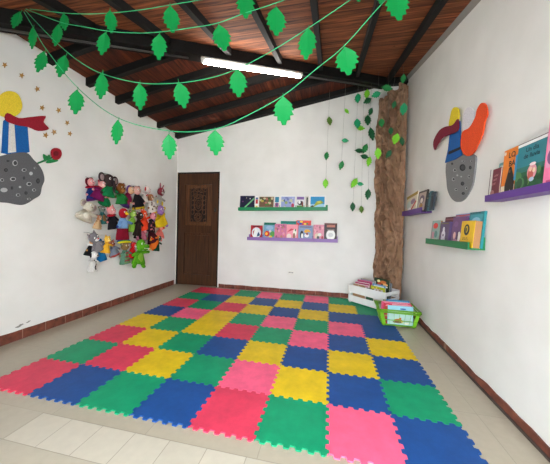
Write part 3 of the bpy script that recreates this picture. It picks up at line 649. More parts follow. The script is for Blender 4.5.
# hanging strands of small leaves by the paper tree
LG = {'l': (120, 200, 40), 'd': (10, 84, 44), 't': (20, 150, 96), 'g': (24, 122, 58), 'o': (84, 120, 40)}
def q9(x, y): return (310+x/3.09, 70+y/3.09)
def strand(label, depth_y, top, bot, lv, sway=0):
    a = on_y(*q9(*top), depth_y); zt = min(zA(a.x), zB(depth_y))-.004
    b_ = on_y(*q9(*bot), depth_y)
    e = empty('leaf_strand', (a.x, depth_y, b_.z)); tag(e, label, 'hanging leaves', 'hanging leaf strands at the back of the room'); o = Vector(e.location)
    MB().tube([Vector((a.x, depth_y, zt))-o, a-o, b_-o], .0012, seg=5).build('thread', mat((120, 120, 110), .6), e)
    rn = random.Random(int(top[0]))
    for x, y, k, ang, ln in lv:
        c = on_y(*q9(x, y), depth_y-.004); an = math.radians(ang); L_ = ln*.0155/3.09*(.95 if depth_y > 2.7 else .78)
        dnv = Vector((math.sin(an), rn.uniform(-.15, .15), -math.cos(an)))
        mb = MB(); leaf_mesh(mb, -dnv.normalized()*L_/2, L_, L_*rn.uniform(.5, .62), dnv, Vector((math.cos(an), rn.uniform(-.5, .5), math.sin(an))), None, fold=.15, th=.0012, teeth=5, stem=.06)
        mb.build('leaf', mat(LG[k], .55, 'paper'), e, loc=c-o)
strand('leftmost thread of small leaves, ending above the green ledge', 2.86, (61, 60), (48, 366), [(60, 157, 'o', 10, 32), (51, 265, 'g', -5, 30), (48, 350, 'l', 0, 34)])
strand('second thread of small leaves from the left', 2.8, (110, 50), (96, 308), [(113, 127, 'l', 40, 22), (108, 218, 't', 80, 24), (97, 294, 'g', -15, 32)])
strand('third thread from the left, with a lime leaf and a dark leaf at its end', 2.8, (149, 50), (132, 436), [(148, 87, 't', 0, 36), (146, 165, 't', 5, 36), (137, 348, 'l', -30, 38), (132, 422, 'd', 0, 32)])
strand('fourth thread from the left, with a side-pointing dark leaf and a pale green tip', 2.84, (167, 40), (158, 444), [(176, 74, 'l', -5, 34), (155, 180, 'l', 85, 30), (170, 242, 'g', -20, 34), (152, 250, 'd', 85, 32), (155, 352, 't', 80, 22), (159, 430, 'o', 5, 26)])
strand('fifth thread from the left, crowded with dark leaves', 2.76, (190, 40), (179, 402), [(178, 95, 'd', -60, 30), (187, 128, 'd', -20, 28), (178, 155, 'd', 0, 36), (189, 197, 'd', 15, 44), (168, 268, 'd', 70, 28), (182, 282, 'l', -10, 34), (179, 383, 'd', -5, 36)])
strand('short thread with a sideways leaf just left of the paper tree top', 2.62, (212, 36), (214, 172), [(205, 76, 't', -70, 36), (221, 163, 'g', 5, 36)])
strand('thread in front of the paper tree with a wide leaf at its top', 2.5, (243, 30), (243, 272), [(237, 56, 'g', 80, 40), (260, 107, 'd', -10, 30), (250, 188, 'd', 0, 30), (243, 259, 'd', -30, 34)])
strand('thread in front of the paper tree carrying lime leaves', 2.45, (262, 30), (212, 276), [(265, 212, 'l', -15, 42), (210, 257, 'l', 5, 42)])
strand('thread at the right edge of the paper tree', 2.5, (288, 10), (285, 240), [(288, 26, 'g', -5, 32), (289, 120, 't', -5, 44), (284, 220, 'd', 10, 34)])

# ------------------------------------------------------------------ crumpled paper tree in the corner
def paper_tree():
    nu, nv = 60, 300
    mb = MB(); bm = mb.bm; G_ = []
    zb = .0
    for j in range(nv+1):
        t = j/nv; row = []
        for i in range(nu+1):
            s = i/nu
            ztop = 3.06+.17*s+.03*math.sin(s*17)
            z = zb+(ztop-zb)*t
            x0, y0 = 2.89+.02*math.sin(z*2.1)+.012*math.sin(z*9), 3.0
            x1, y1 = 3.262, 2.82
            x = x0+(x1-x0)*s; y = y0+(y1-y0)*s
            bul = math.sin(PI*s)
            tie = sum(math.exp(-((z-zc-.05*math.sin(s*5))/.035)**2) for zc in (2.33, 1.50, .95))
            n1 = noise.noise(Vector((s*5+z*1.1, z*2.6, 1.3))); n2 = noise.noise(Vector((s*11+z*2.5, z*7.5-s*3, 7.7))); n3 = noise.noise(Vector((s*24, z*20, 3.1)))
            r1 = 1-abs(n1)*2.4; r2 = 1-abs(n2)*2.4
            d = .09*bul+(.06*r1+.075*r2+.03*n3)*(.35+.65*bul)-.055*tie*bul
            nx, ny = -.52, -.854
            row.append(bm.verts.new((x+nx*d+.0*n1, y+ny*d, z+.012*n2)))
        G_.append(row)
    for A, B in zip(G_, G_[1:]):
        for i in range(nu): f = bm.faces.new((A[i], A[i+1], B[i+1], B[i])); f.smooth = False
    m, N, L, b = node_mat('brown_kraft_paper')
    tc = N.new('ShaderNodeTexCoord'); n = N.new('ShaderNodeTexNoise'); n.inputs['Scale'].default_value = 9; n.inputs['Detail'].default_value = 8
    L.new(tc.outputs['Object'], n.inputs['Vector']); r = ramp(N, [(.3, (134, 102, 77)), (.7, (168, 132, 103))]); L.new(n.outputs['Fac'], r.inputs[0])
    L.new(r.outputs[0], b.inputs['Base Color']); b.inputs['Roughness'].default_value = .75
    o = mb.build('paper_tree_trunk', m)
    md = o.modifiers.new('thick', 'SOLIDIFY'); md.thickness = .003; md.offset = 1
    tag(o, 'tall crumpled brown paper tree trunk filling the back right corner', 'paper tree')
paper_tree()

# ------------------------------------------------------------------ left wall cutouts
def cutout(name, wall, pts_px, th, m, label=None, cat=None, group=None, parent=None, off=0.0, loc_o=None, extra=None):
    """flat cut-out shape stuck on a side wall; outline measured on the wall plane"""
    x = XL+off if wall == 'L' else XR-off; dx = th if wall == 'L' else -th
    P = [on_x(u, v, x) for u, v in pts_px]
    o = loc_o or sum(P, Vector())/len(P)
    mb = MB(); mb.prism([p-o for p in P], (dx, 0, 0), m)
    if extra: extra(mb, o)
    ob = mb.build(name, None, parent, loc=(o if parent is None else Vector((0, 0, 0))))
    if label: tag(ob, label, cat, group)
    return ob, o
def smooth(pts, n=5):
    out = []; k = len(pts)
    for i in range(k):
        p0, p1, p2, p3 = [Vector((*pts[(i+q) % k], 0)) for q in (-1, 0, 1, 2)]
        for j in range(n):
            t = j/n; q = .5*((2*p1)+(-p0+p2)*t+(2*p0-5*p1+4*p2-p3)*t*t+(-p0+3*p1-3*p2+p3)*t**3); out.append((q.x, q.y))
    return out
GREY = mat((92, 92, 94), .8, 'fabric'); DK = mat((26, 26, 28), .8); PALE = mat((176, 176, 176), .8); MIDG = mat((66, 66, 68), .8)
def craters(wall, spots, off):
    def f(mb, o):
        x = (XL+off) if wall == 'L' else (XR-off); sg = 1 if wall == 'L' else -1
        for u, v, a, b_, lt in spots:
            for k, (s, m) in enumerate(((1, DK if lt == 0 else PALE), (.72, MIDG if lt < 2 else PALE))):
                P = [on_x(u+a*s*math.cos(t*PI/8)+(.35*k*a*.3), v+b_*s*math.sin(t*PI/8), x+sg*.0008*(k+1))-o for t in range(16)]
                ff = mb.bm.faces.new([mb.bm.verts.new(p) for p in P]); ff.material_index = mb.mi(m)
    return f
pl = smooth([(-6, 158), (4, 155), (14, 153), (26, 153), (33, 160), (38, 165), (42, 172), (43.5, 180), (41, 187), (39, 195), (33, 199), (27, 203), (20, 205), (8, 203), (-4, 201), (-22, 190), (-26, 175), (-18, 163)])
rn = random.Random(4)
sp = [(15, 163, 2.6, 3, 1), (24, 170, 2.4, 1.6, 1), (31, 173.5, 1.8, 1.8, 2), (13, 179, 3, 2, 1), (29, 184, 2.6, 2, 1), (38, 181, 1.8, 2.6, 0), (4, 190, 3.6, 2.2, 2), (18, 195, 2.2, 1.4, 1), (26, 193, 1.6, 1.6, 0), (34, 190, 2, 1.4, 1), (6, 170, 2, 1.8, 0), (20, 187, 1.3, 1, 2), (2, 180, 2, 1.6, 1), (35, 168, 1.2, 1, 1), (8, 161, 1.5, 1, 0), (29, 199, 2, 1, 1), (12, 188, 1.2, 1.6, 0), (24, 178, 1.1, 1.5, 0)]
cutout('planet_cutout', 'L', pl, .012, GREY, 'large dark grey cratered planet cut-out on the left wall', 'wall decoration', 'planet cut-outs', extra=craters('L', sp, .012))
# plain stand-in shapes above it
pts = [(1, 153), (3, 121), (8, 117), (22, 119), (27, 127), (29, 152), (16, 156)]
blue, o = cutout('felt_banner', 'L', pts, .008, mat((14, 92, 160), .85, 'fabric'), 'plain blue felt panel with a white stripe above the dark grey planet', 'wall decoration', 'plain felt shapes on the left wall')
cutout('white_stripe', 'L', [(9, 120), (14, 121), (16, 152), (8, 153)], .002, mat((216, 214, 206), .85, 'fabric'), parent=blue, off=.009, loc_o=o)
cutout('felt_disc', 'L', smooth([(-5, 104), (0, 95), (8, 91), (17, 94), (21.5, 104), (19, 113), (10, 118), (1, 116), (-5, 112)]), .008, mat((232, 204, 52), .85, 'fabric'), 'plain yellow felt disc above the blue felt panel', 'wall decoration', 'plain felt shapes on the left wall', off=.009)
cutout('felt_pennant', 'L', smooth([(7, 113), (18, 118), (30, 117), (45, 116), (43, 122), (48.5, 129), (38, 131), (28, 127), (16, 125), (5, 120)], 3), .008, mat((150, 22, 40), .85, 'fabric'), 'plain red felt pennant pointing right from the yellow disc', 'wall decoration', 'plain felt shapes on the left wall', off=.018)
# flower
st_, o = cutout('flower', 'L', [(37, 162.5), (38, 164), (53, 158), (54, 156)], .006, mat((24, 110, 60), .8, 'fabric'), 'red fabric flower with green leaves at the edge of the dark grey planet', 'wall decoration', off=.012)
cutout('leaf', 'L', smooth([(44, 160), (43, 154), (47, 156), (49, 154.5), (50, 159)], 3), .004, mat((30, 130, 70), .8, 'fabric'), parent=st_, off=.018, loc_o=o)
cutout('leaf', 'L', smooth([(48, 160), (55, 159), (58, 161), (51, 163), (46, 163)], 3), .004, mat((30, 130, 70), .8, 'fabric'), parent=st_, off=.018, loc_o=o)
cutout('blossom', 'L', smooth([(50.5, 153), (52, 149), (56, 148), (60, 150), (61, 155), (58, 159.5), (53, 159)], 4), .01, mat((152, 20, 36), .8, 'fabric'), parent=st_, off=.023, loc_o=o)
cutout('petal', 'L', smooth([(53, 153), (55, 151), (58, 152), (58, 155), (55, 156)], 4), .004, mat((110, 10, 26), .8, 'fabric'), parent=st_, off=.034, loc_o=o)
where = ['gold star nearest the roof, far left of the left wall', 'gold star second from the left, high on the left wall', 'gold star right of the yellow felt disc, level with its top', 'gold star above the tip of the red pennant', 'gold star up and right of the red pennant', 'gold star second from the right on the left wall', 'gold star farthest right on the left wall', 'gold star just right of the red pennant tip', 'gold star just below the red pennant tip']
for (u, v), lb in zip([(4.5, 65), (21.5, 75.5), (37, 89), (42, 107.8), (58.4, 110.3), (67, 122.8), (69.7, 133.7), (53.8, 132.2), (45.5, 135.2)], where):
    r = 3.0 if u < 60 else 2.7; a0 = random.uniform(0, 1)
    P = [(u+(r if k % 2 == 0 else r*.42)*math.cos(a0+k*PI/5), v+(r if k % 2 == 0 else r*.42)*math.sin(a0+k*PI/5)) for k in range(10)]
    cutout('star_cutout', 'L', P, .006, mat((170, 126, 60), .45, 'paper'), lb, 'wall decoration', 'gold stars on the left wall')
# broken plaster spot
p = on_x(20, 325.5, XL)
mb = MB(); rn = random.Random(3)
P = [(0, .035*rn.uniform(.5, 1.2)*math.cos(t*PI/6), .011*rn.uniform(.5, 1.3)*math.sin(t*PI/6)+.008*math.cos(t*PI/6)) for t in range(12)]
mb.prism([Vector(q)+Vector((XL, p.y, p.z)) for q in P], (.002, 0, 0)); mb.prism([Vector(q)*.6+Vector((XL, p.y+.07, p.z+.012)) for q in P], (.0015, 0, 0), mat((140, 136, 128), .8))
mb.mats[0] = mb.mats[0] or None
struct(mb, 'trim_3', mat((60, 56, 50), .8), 'dark chipped plaster spot low on the left wall')

# ------------------------------------------------------------------ right wall cutouts
GREY2 = mat((122, 122, 122), .85, 'fabric')
def q8(x, y): return (425+x/3.867, 90+y/3.867)
R_ = lambda L_: [q8(*p) for p in L_]
sp2 = [(*q8(x, y), a, b_, k) for x, y, a, b_, k in [(145, 300, 3, 3.4, 0), (148, 275, 1.6, 1, 1), (115, 310, 1.6, 1.6, 1), (175, 300, 1.4, 1.8, 0), (170, 335, 1.2, 1.6, 1), (110, 345, 1.6, 1.8, 1), (145, 362, 1.8, 2, 0), (120, 385, 1.5, 1.2, 1), (148, 400, 1.6, 1.4, 0), (160, 380, 1.2, 1.6, 1), (125, 330, .9, .9, 2), (180, 275, 1.2, 1, 1), (140, 335, .8, .8, 2), (105, 285, 1, 1.2, 0)]]
cutout('planet_cutout', 'R', smooth(R_([(92, 275), (85, 310), (88, 350), (92, 385), (105, 415), (125, 432), (150, 428), (170, 405), (188, 370), (196, 330), (200, 290), (200, 255), (170, 247), (130, 255)])), .012, GREY2, 'mid grey oval cratered planet cut-out on the right wall', 'wall decoration', 'planet cut-outs', extra=craters('R', sp2, .012))
blue, o = cutout('felt_banner', 'R', R_([(100, 160), (138, 120), (140, 200), (144, 252), (120, 268), (80, 282), (92, 230)]), .008, mat((16, 88, 158), .85, 'fabric'), 'plain blue felt panel on top of the mid grey oval', 'wall decoration', 'plain felt shapes on the right wall', off=.013)
cutout('dark_band', 'R', R_([(92, 238), (140, 218), (141, 228), (91, 250)]), .002, mat((30, 30, 36), .85, 'fabric'), parent=blue, off=.022, loc_o=o)
cutout('felt_oval', 'R', smooth(R_([(100, 105), (108, 75), (122, 66), (134, 78), (132, 115), (118, 140), (100, 150), (95, 135)])), .008, mat((226, 200, 40), .85, 'fabric'), 'plain yellow felt oval above the blue panel on the right wall', 'wall decoration', 'plain felt shapes on the right wall', off=.022)
cutout('felt_pennant', 'R', smooth(R_([(130, 112), (110, 135), (80, 142), (55, 160), (35, 200), (40, 232), (52, 210), (70, 185), (100, 172), (130, 155)]), 4), .008, mat((122, 22, 48), .85, 'fabric'), 'plain maroon felt pennant sweeping left from the yellow oval', 'wall decoration', 'plain felt shapes on the right wall', off=.032)
cutout('felt_leaf', 'R', smooth(R_([(146, 165), (148, 130), (152, 95), (165, 70), (180, 68), (192, 82), (194, 115), (186, 140), (172, 160), (155, 175)]), 4), .008, mat((222, 218, 222), .85, 'fabric'), 'plain white felt leaf shape between blue panel and orange shape', 'wall decoration', 'plain felt shapes on the right wall', off=.013)
cutout('felt_flame', 'R', smooth(R_([(150, 160), (175, 145), (198, 105), (205, 75), (222, 50), (240, 58), (246, 95), (236, 120), (228, 165), (212, 205), (190, 245), (165, 255), (145, 232), (142, 195)]), 4), .008, mat((232, 78, 28), .85, 'fabric'), 'plain orange felt flame shape rising right of the white leaf shape', 'wall decoration', 'plain felt shapes on the right wall', off=.024)

# ------------------------------------------------------------------ white crate of books, green basket of books
WHT = mat((228, 228, 226), .5, 'paint')
A_, B_ = Vector((2.515, 2.775, .008)), Vector((2.95, 2.365, .008)); ex = (B_-A_); CL = ex.length; ex.normalize(); ey = Vector((-ex.y, ex.x, 0)); CD = .325; CH = .265
crate = empty('wooden_crate', A_); crate.rotation_euler = (0, 0, math.atan2(ex.y, ex.x)); tag(crate, 'white painted slatted wooden crate full of picture books in the corner', 'crate')
for x, y in ((.012, .018), (CL-.012, .018), (.012, CD-.018), (CL-.012, CD-.018)):
    MB().box((x, y, CH/2), (.022, .034, CH), bevel=.002).build('corner_post', WHT, crate)
for y, nm in ((-.0045, 'front_slat'), (CD+.0045, 'rear_slat')):
    for z0_, z1_ in ((.025, .115), (.155, .27)): MB().box((CL/2, y, (z0_+z1_)/2), (CL, .009, z1_-z0_), bevel=.002).build(nm, WHT, crate)
for x, nm in ((-.0045+.001, 'end_slat'), (CL+.0035, 'end_slat')):
    for z0_, z1_ in ((.025, .115), (.150, .175), (.22, .268)): MB().box((x, CD/2, (z0_+z1_)/2), (.009, CD, z1_-z0_), bevel=.002).build(nm, WHT, crate)
for k in range(4): MB().box((CL/2, .04+k*.073, .021), (CL-.004, .06, .008)).build('bottom_board', WHT, crate)
def inbook(org, exv, ang, x, y, z, w, h, t, col, label, group, deco, lean, tilt=0):
    eyv = Vector((-exv.y, exv.x, 0)); p = org+exv*x+eyv*y+Vector((0, 0, z))
    return book(p, ang, w, h, t, col, label, group, deco, lean, tilt)
ang = math.atan2(ex.y, ex.x); gc = 'picture books in the white crate'
cb = [(.15, .028, .20, .275, (168, 130, 96), 'brown patterned book at the front left of the white crate', blobs(18, [(120, 80, 60), (210, 190, 160), (150, 100, 80), (190, 140, 90)], .1, .6, .9, .95, .06, 11), -.02),
      (.345, .03, .14, .255, (46, 90, 64), 'dark green book with a red and white spot in the front of the crate', [('ell', .5, .88, .16, .07, (200, 50, 60)), ('ell', .5, .88, .07, .03, W_), ('ell', .2, .85, .12, .08, (40, 60, 140)), ('ell', .8, .9, .1, .06, (60, 130, 60))], 0),
      (.455, .028, .13, .27, (206, 196, 190), 'grey and white speckled book at the front right of the crate', blobs(14, [(90, 70, 80), (240, 240, 236), (150, 110, 80)], .1, .65, .9, .95, .07, 13), .02),
      (.17, .075, .24, .31, (226, 206, 208), 'pale pink book in the second row of the crate', [('rect', 0, .9, 1, .97, (168, 50, 96)), ('rect', .05, .8, .95, .86, (200, 120, 150))], -.03),
      (.42, .072, .22, .295, (172, 186, 30), 'lime yellow book behind the speckled one in the crate', blobs(12, [(226, 180, 40), (120, 150, 30), (230, 210, 90), (210, 110, 40)], .1, .7, .9, .95, .07, 14), .01),
      (.18, .12, .25, .335, (160, 40, 90), 'magenta spined book in the middle of the crate', [('rect', 0, .95, 1, 1, (190, 90, 130))], -.03),
      (.41, .118, .2, .32, (104, 150, 190), 'sky blue book in the middle of the crate', [('rect', .1, .88, .9, .95, (210, 220, 230)), ('ell', .3, .8, .14, .06, (60, 90, 150))], .0),
      (.20, .165, .25, .35, (150, 152, 156), 'plain grey book towards the back of the crate', [('rect', .1, .9, .9, .93, (190, 190, 190))], -.02),
      (.40, .185, .24, .40, (44, 62, 40), 'dark green book with orange and white figures, tallest in the crate', [('ell', .3, .9, .1, .05, (240, 230, 160)), ('ell', .6, .88, .2, .06, (206, 110, 50)), ('ell', .75, .8, .16, .05, (226, 170, 110)), ('ell', .35, .8, .14, .05, (180, 60, 30)), ('rect', .1, .7, .9, .74, (230, 225, 215))], .02),
      (.20, .21, .24, .345, (190, 172, 96), 'ochre book standing at the back left of the crate', [('rect', .1, .85, .9, .9, (90, 70, 40))], 0),
      (.42, .232, .22, .35, (120, 130, 140), 'slate grey book at the back right of the crate', [('rect', .1, .85, .9, .9, (220, 220, 220))], 0)]
for x, y, w, h, c, lb, dc, tl in cb: inbook(A_, ex, ang, x, y, .0265, w, h*.94, .014, c, lb, gc, dc, .05, tl)

LIME = mat((112, 176, 28), .4, 'plain', .5)
bo = Vector((2.83, 1.885, .0085)); bk_ = empty('plastic_basket', bo); bk_.rotation_euler = (0, 0, math.radians(-1)); tag(bk_, 'lime green openwork plastic basket full of thin books by the right wall', 'basket')
BW, BD, BH = .343, .30, .19
fl = lambda t: .045*t                                    # outward flare with height
def bp(sx, sy, z):                                        # corner sx, sy in 0/1
    k = fl(z/BH); return Vector((BW*sx+(k if sx else -k), BD*sy+(k*.6 if sy else -k*.6), z))
mb = MB()
mb.tube([bp(0, 0, BH), bp(1, 0, BH), bp(1, 1, BH), bp(0, 1, BH)], .008, seg=8, closed=True)
mb.tube([bp(0, 0, BH-.016)+Vector((-.008, -.006, 0)), bp(1, 0, BH-.016)+Vector((.008, -.006, 0)), bp(1, 1, BH-.016)+Vector((.008, .006, 0)), bp(0, 1, BH-.016)+Vector((-.008, .006, 0))], .005, seg=6, closed=True)
mb.build('rim', LIME, bk_)
mb = MB(); mb.box((BW/2, BD/2, .012), (BW, BD, .006)); mb.build('bottom', LIME, bk_)
for sx in (0, 1):
    for sy in (0, 1):
        mb = MB(); a = bp(sx, sy, .006); c = bp(sx, sy, BH); dx = Vector((.038*(1 if sx == 0 else -1), 0, 0)); dy = Vector((0, .038*(1 if sy == 0 else -1), 0))
        mb.prism([a, a+dx, c+dx, c], (0, .004*(1 if sy == 0 else -1), 0)); mb.prism([a, a+dy, c+dy, c], (.004*(1 if sx == 0 else -1), 0, 0)); mb.build('corner_panel', LIME, bk_)
        mb = MB(); mb.lathe([(0, .009), (.012, .011)], seg=12, c=(BW*sx+(.016 if sx == 0 else -.016), BD*sy+(.016 if sy == 0 else -.016), -.001)); mb.build('foot', LIME, bk_)
def lerp(a, b, t): return a+(b-a)*t
for nm, c0, c1, n in (('front_grille', (0, 0), (1, 0), 14), ('rear_grille', (0, 1), (1, 1), 14), ('left_grille', (0, 0), (0, 1), 9), ('right_grille', (1, 0), (1, 1), 9)):
    mb = MB()
    for z, r in ((.016, .007), (.075, .0045), (BH-.03, .006)): mb.tube([bp(*c0, z), bp(*c1, z)], r, seg=6)
    for k in range(1, n):
        t = k/n
        if nm == 'front_grille' and 2 <= k <= n-1 and k % 2 == 0: continue
        mb.tube([lerp(bp(*c0, .016), bp(*c1, .016), t), lerp(bp(*c0, BH-.03), bp(*c1, BH-.03), t)], .0018, seg=5)
    mb.build(nm, LIME, bk_)
mb = MB()
for sy in (0,):
    h0, h1 = lerp(bp(0, 0, BH), bp(0, 1, BH), .25), lerp(bp(0, 0, BH), bp(0, 1, BH), .75)
    mb.tube([h0, h0+Vector((-.02, 0, .03)), (h0+h1)/2+Vector((-.03, 0, .045)), h1+Vector((-.02, 0, .03)), h1], .006, seg=8)
mb.build('handle', LIME, bk_)
gb = 'thin books in the lime green basket'; E1 = Vector((1, 0, 0))
bb = [(.19, .026, .27, .215, .01, (150, 205, 222), 'pale blue book with a small brown animal, front of the green basket', [('rect', .03, .03, .97, .78, (176, 208, 200)), ('ell', .42, .22, .16, .1, (196, 120, 50)), ('ell', .5, .34, .05, .05, (196, 120, 50)), ('ell', .4, .14, .2, .05, (120, 84, 50)), ('ell', .58, .18, .05, .05, (230, 200, 90)), ('ell', .6, .85, .12, .04, (50, 90, 160)), ('ell', .75, .1, .12, .05, (230, 225, 210))], .02),
      (.045, .028, .05, .2, .012, (168, 60, 46), 'narrow brick red book at the left of the pale blue one in the basket', [('rect', .1, .45, .9, .5, (110, 170, 50)), ('rect', .2, .1, .8, .35, (120, 40, 36))], .02),
      (.17, .062, .31, .225, .012, (206, 36, 76), 'crimson book behind the pale blue one in the basket', [('ell', .15, .85, .08, .1, (240, 150, 160)), ('rect', .3, .93, .95, .98, (230, 160, 170))], .05),
      (.16, .1, .32, .232, .012, (226, 96, 130), 'pink book in the middle of the basket', [('rect', .1, .9, .9, .96, (240, 190, 200))], .05),
      (.17, .14, .3, .226, .012, (226, 226, 222), 'white book in the middle of the basket', [('rect', .1, .9, .9, .94, (150, 150, 160))], .05),
      (.2, .18, .26, .24, .012, (56, 130, 176), 'deep blue book sticking up at the back of the basket', [('rect', .05, .9, .95, .96, (110, 170, 200))], .05),
      (.18, .22, .28, .225, .012, (76, 130, 80), 'green book against the rear grille of the basket', [('rect', .05, .9, .95, .96, (140, 180, 120))], .04)]
for x, y, w, h, t, c, lb, dc, ln in bb: inbook(bo, E1, 0, x, y, .016, w, h, t, c, lb, gb, dc, ln)

# ------------------------------------------------------------------ hand puppets hung on the left wall
def fm(c): return mat(c, .9, 'fabric', .15)
BLK = (22, 20, 24)
def puppet(u0, v0, u1, v1, tilt, robe, headc, label, ears='round', earc=None, arms=None, sleeve=None, off=0.0, head=.34, nose=BLK, muzzle=None, extra=None, legs=None, hem=None, belly=None, hat=None, hands=None, fold=.12, bodyw=.9):
    xs = XL+.05+off
    c = on_x((u0+u1)/2, (v0+v1)/2, xs); top = on_x((u0+u1)/2, v0, xs); bot = on_x((u0+u1)/2, v1, xs)
    H = (top.z-bot.z); Wd = (on_x(u1, (v0+v1)/2, xs)-on_x(u0, (v0+v1)/2, xs)).y*.84
    e = empty('hand_puppet', (0, 0, 0)); Rm_ = Matrix.Rotation(PI/2, 3, 'Z') @ Matrix.Rotation(math.radians(tilt*1.8), 3, 'Y')
    e.rotation_euler = Rm_.to_euler(); e.location = Vector((XL+.047+off, c.y, c.z))-Rm_ @ Vector((0, 0, H/2))
    tag(e, label, 'puppet', 'hand puppets hanging on the left wall')
    rb = Wd/2*bodyw; dp = min(.042, rb*.75); sy = dp/rb
    mb = MB(); rn = random.Random(int(u0*13+v0))
    hr = min(H*head/2*1.12, Wd*.36); zh = H-hr*1.02; zn = zh-hr*.75
    mb.lathe([(0, rb*.9), (zn*.05, rb), (zn*.3, rb*.86), (zn*.6, rb*.66), (zn*.85, rb*.52), (zn, rb*.34)], fm(robe), sy=sy, fold=fold, nf=rn.choice((5, 6, 7)), ph=rn.random()*6)
    if legs: pass
    mb.build('robe' if not legs else 'body', None, e)
    if hem: mb = MB(); mb.lathe([(-.004, rb*.96), (zn*.06, rb*1.08), (zn*.14, rb*.99)], fm(hem), sy=sy*1.05, fold=fold*.8, nf=6); mb.build('hem', None, e)
    if belly: mb = MB(); mb.ell((0, -dp*.62, zn*.42), (rb*.45, dp*.42, zn*.34), fm(belly)); mb.build('bib', None, e)
    for sx in (-1, 1):
        az = zn*.8; ln = Wd*.5; a = rn.uniform(-1.2, .2); d = Vector((sx*math.cos(a), -.12, math.sin(a)))
        p0 = Vector((sx*rb*.3, -dp*.2, az)); p1 = p0+d*ln*.45; p2 = p0+d*ln*.8+Vector((0, 0, -.006))
        mb = MB(); mb.tube([p0, p1, p2], [Wd*.09, Wd*.085, Wd*.08], fm(sleeve or robe), seg=10); am = mb.build('arm', None, e)
        mb = MB(); mb.ell(p2+d*Wd*.05, (Wd*.075, Wd*.06, Wd*.075), fm(hands or headc), 10, 7); mb.build('hand', None, am)
        if legs:
            q0 = Vector((sx*rb*.55, -.004, zn*.1)); q1 = q0+Vector((sx*rb*.25, -.006, -H*.16)); mb = MB(); mb.tube([q0, q1], [Wd*.11, Wd*.1], fm(legs), seg=10); mb.ell(q1+Vector((0, -.006, 0)), (Wd*.12, .022, Wd*.08), fm(legs), 10, 7); mb.build('leg', None, e)
    hd = MB(); hd.ell((0, -.006, zh), (hr*.95, min(hr*.85, .05), hr), fm(headc), 18, 12); h_ = hd.build('head', None, e); fy = -.006-min(hr*.85, .05)
    ec = earc or headc
    for sx in (-1, 1):
        mb = MB()
        if ears == 'round': mb.ell((sx*hr*.85, 0, zh+hr*.6), (hr*.42, .01, hr*.42), fm(ec), 12, 8); mb.ell((sx*hr*.85, -.008, zh+hr*.6), (hr*.24, .006, hr*.24), fm((200, 150, 150)), 10, 6)
        elif ears == 'big': mb.ell((sx*hr*1.25, .002, zh+hr*.25), (hr*.62, .009, hr*.75), fm(ec), 14, 8); mb.ell((sx*hr*1.25, -.006, zh+hr*.25), (hr*.38, .006, hr*.5), fm((150, 130, 130)), 12, 6)
        elif ears == 'long': mb.ell((sx*hr*.5, 0, zh+hr*1.35), (hr*.22, .009, hr*.75), fm(ec), 10, 8, Matrix.Rotation(sx*.3, 3, 'Y')); mb.ell((sx*hr*.5, -.007, zh+hr*1.35), (hr*.12, .005, hr*.55), fm((226, 160, 170)), 10, 6, Matrix.Rotation(sx*.3, 3, 'Y'))
        elif ears == 'flop': mb.ell((sx*hr*1.0, -.006, zh-hr*.1), (hr*.25, .01, hr*.7), fm(ec), 10, 8)
        elif ears == 'pointy': mb.tube([(sx*hr*.55, 0, zh+hr*.5), (sx*hr*.8, 0, zh+hr*1.35)], [hr*.34, hr*.04], fm(ec), seg=8)
        elif ears == 'hair':
            mb.ell((sx*hr*.62, .0, zh+hr*.1), (hr*.5, .018, hr*.95), fm(ec), 12, 8); mb.ell((sx*hr*.3, -.002, zh+hr*.7), (hr*.6, .022, hr*.4), fm(ec), 12, 8)
        else: mb.bm.free(); continue
        mb.build('hair' if ears == 'hair' else 'ear', None, h_)
    for sx in (-1, 1):
        mb = MB(); mb.ell((sx*hr*.36, fy*.88, zh+hr*.22), (hr*.17, .006, hr*.19), mat((236, 236, 232), .3)); mb.ell((sx*hr*.36, fy*.88-.004, zh+hr*.2), (hr*.09, .004, hr*.1), mat(BLK, .2)); mb.build('eye', None, h_)
    if muzzle: mb = MB(); mb.ell((0, fy*.8, zh-hr*.3), (hr*.5, .018, hr*.36), fm(muzzle)); mb.build('muzzle', None, h_)
    mb = MB(); mb.ell((0, fy*.9-(.014 if muzzle else .002), zh-hr*.12), (hr*.16, .008, hr*.12), fm(nose), 10, 6); mb.build('nose', None, h_)
    if hat:
        mb = MB(); mb.lathe([(zh+hr*.5, hr*1.15), (zh+hr*.62, hr*1.1), (zh+hr*.66, hr*.7), (zh+hr*1.3, hr*.5), (zh+hr*1.5, hr*.1)], fm(hat), sy=min(1, .04/hr)); mb.build('hat', None, e)
    if extra: extra(e, h_, H, Wd, hr, zh, zn, rb, dp, fy)
    # loop by which it hangs, over a little peg
    mb = MB(); mb.tube([(0, .0, H-.006), (0, .03, H+.01), (0, .048+off, H+.012)], .0025, seg=6); mb.build('hanging_loop', mat((150, 150, 150), .5), e)
    return e
def part(e, name, m, f): mb = MB(); f(mb); return mb.build(name, m, e)
def trunk(col):
    return lambda e, h, H, W, hr, zh, zn, rb, dp, fy: part(h, 'trunk', fm(col), lambda mb: mb.tube([(0, fy, zh-hr*.1), (hr*.1, fy-.02, zh-hr*.7), (hr*.15, fy-.016, zh-hr*1.4), (hr*.3, fy-.022, zh-hr*1.8)], [hr*.28, hr*.24, hr*.18, hr*.13], seg=10))
def petals(col):
    def f(e, h, H, W, hr, zh, zn, rb, dp, fy):
        for k in range(8):
            a = k*PI/4+.2; part(h, 'petal', fm(col), lambda mb: mb.ell((hr*1.35*math.cos(a), .008, zh+hr*1.35*math.sin(a)), (hr*.62, .01, hr*.36), None, 12, 7, Matrix.Rotation(-a, 3, 'Y')))
    return f
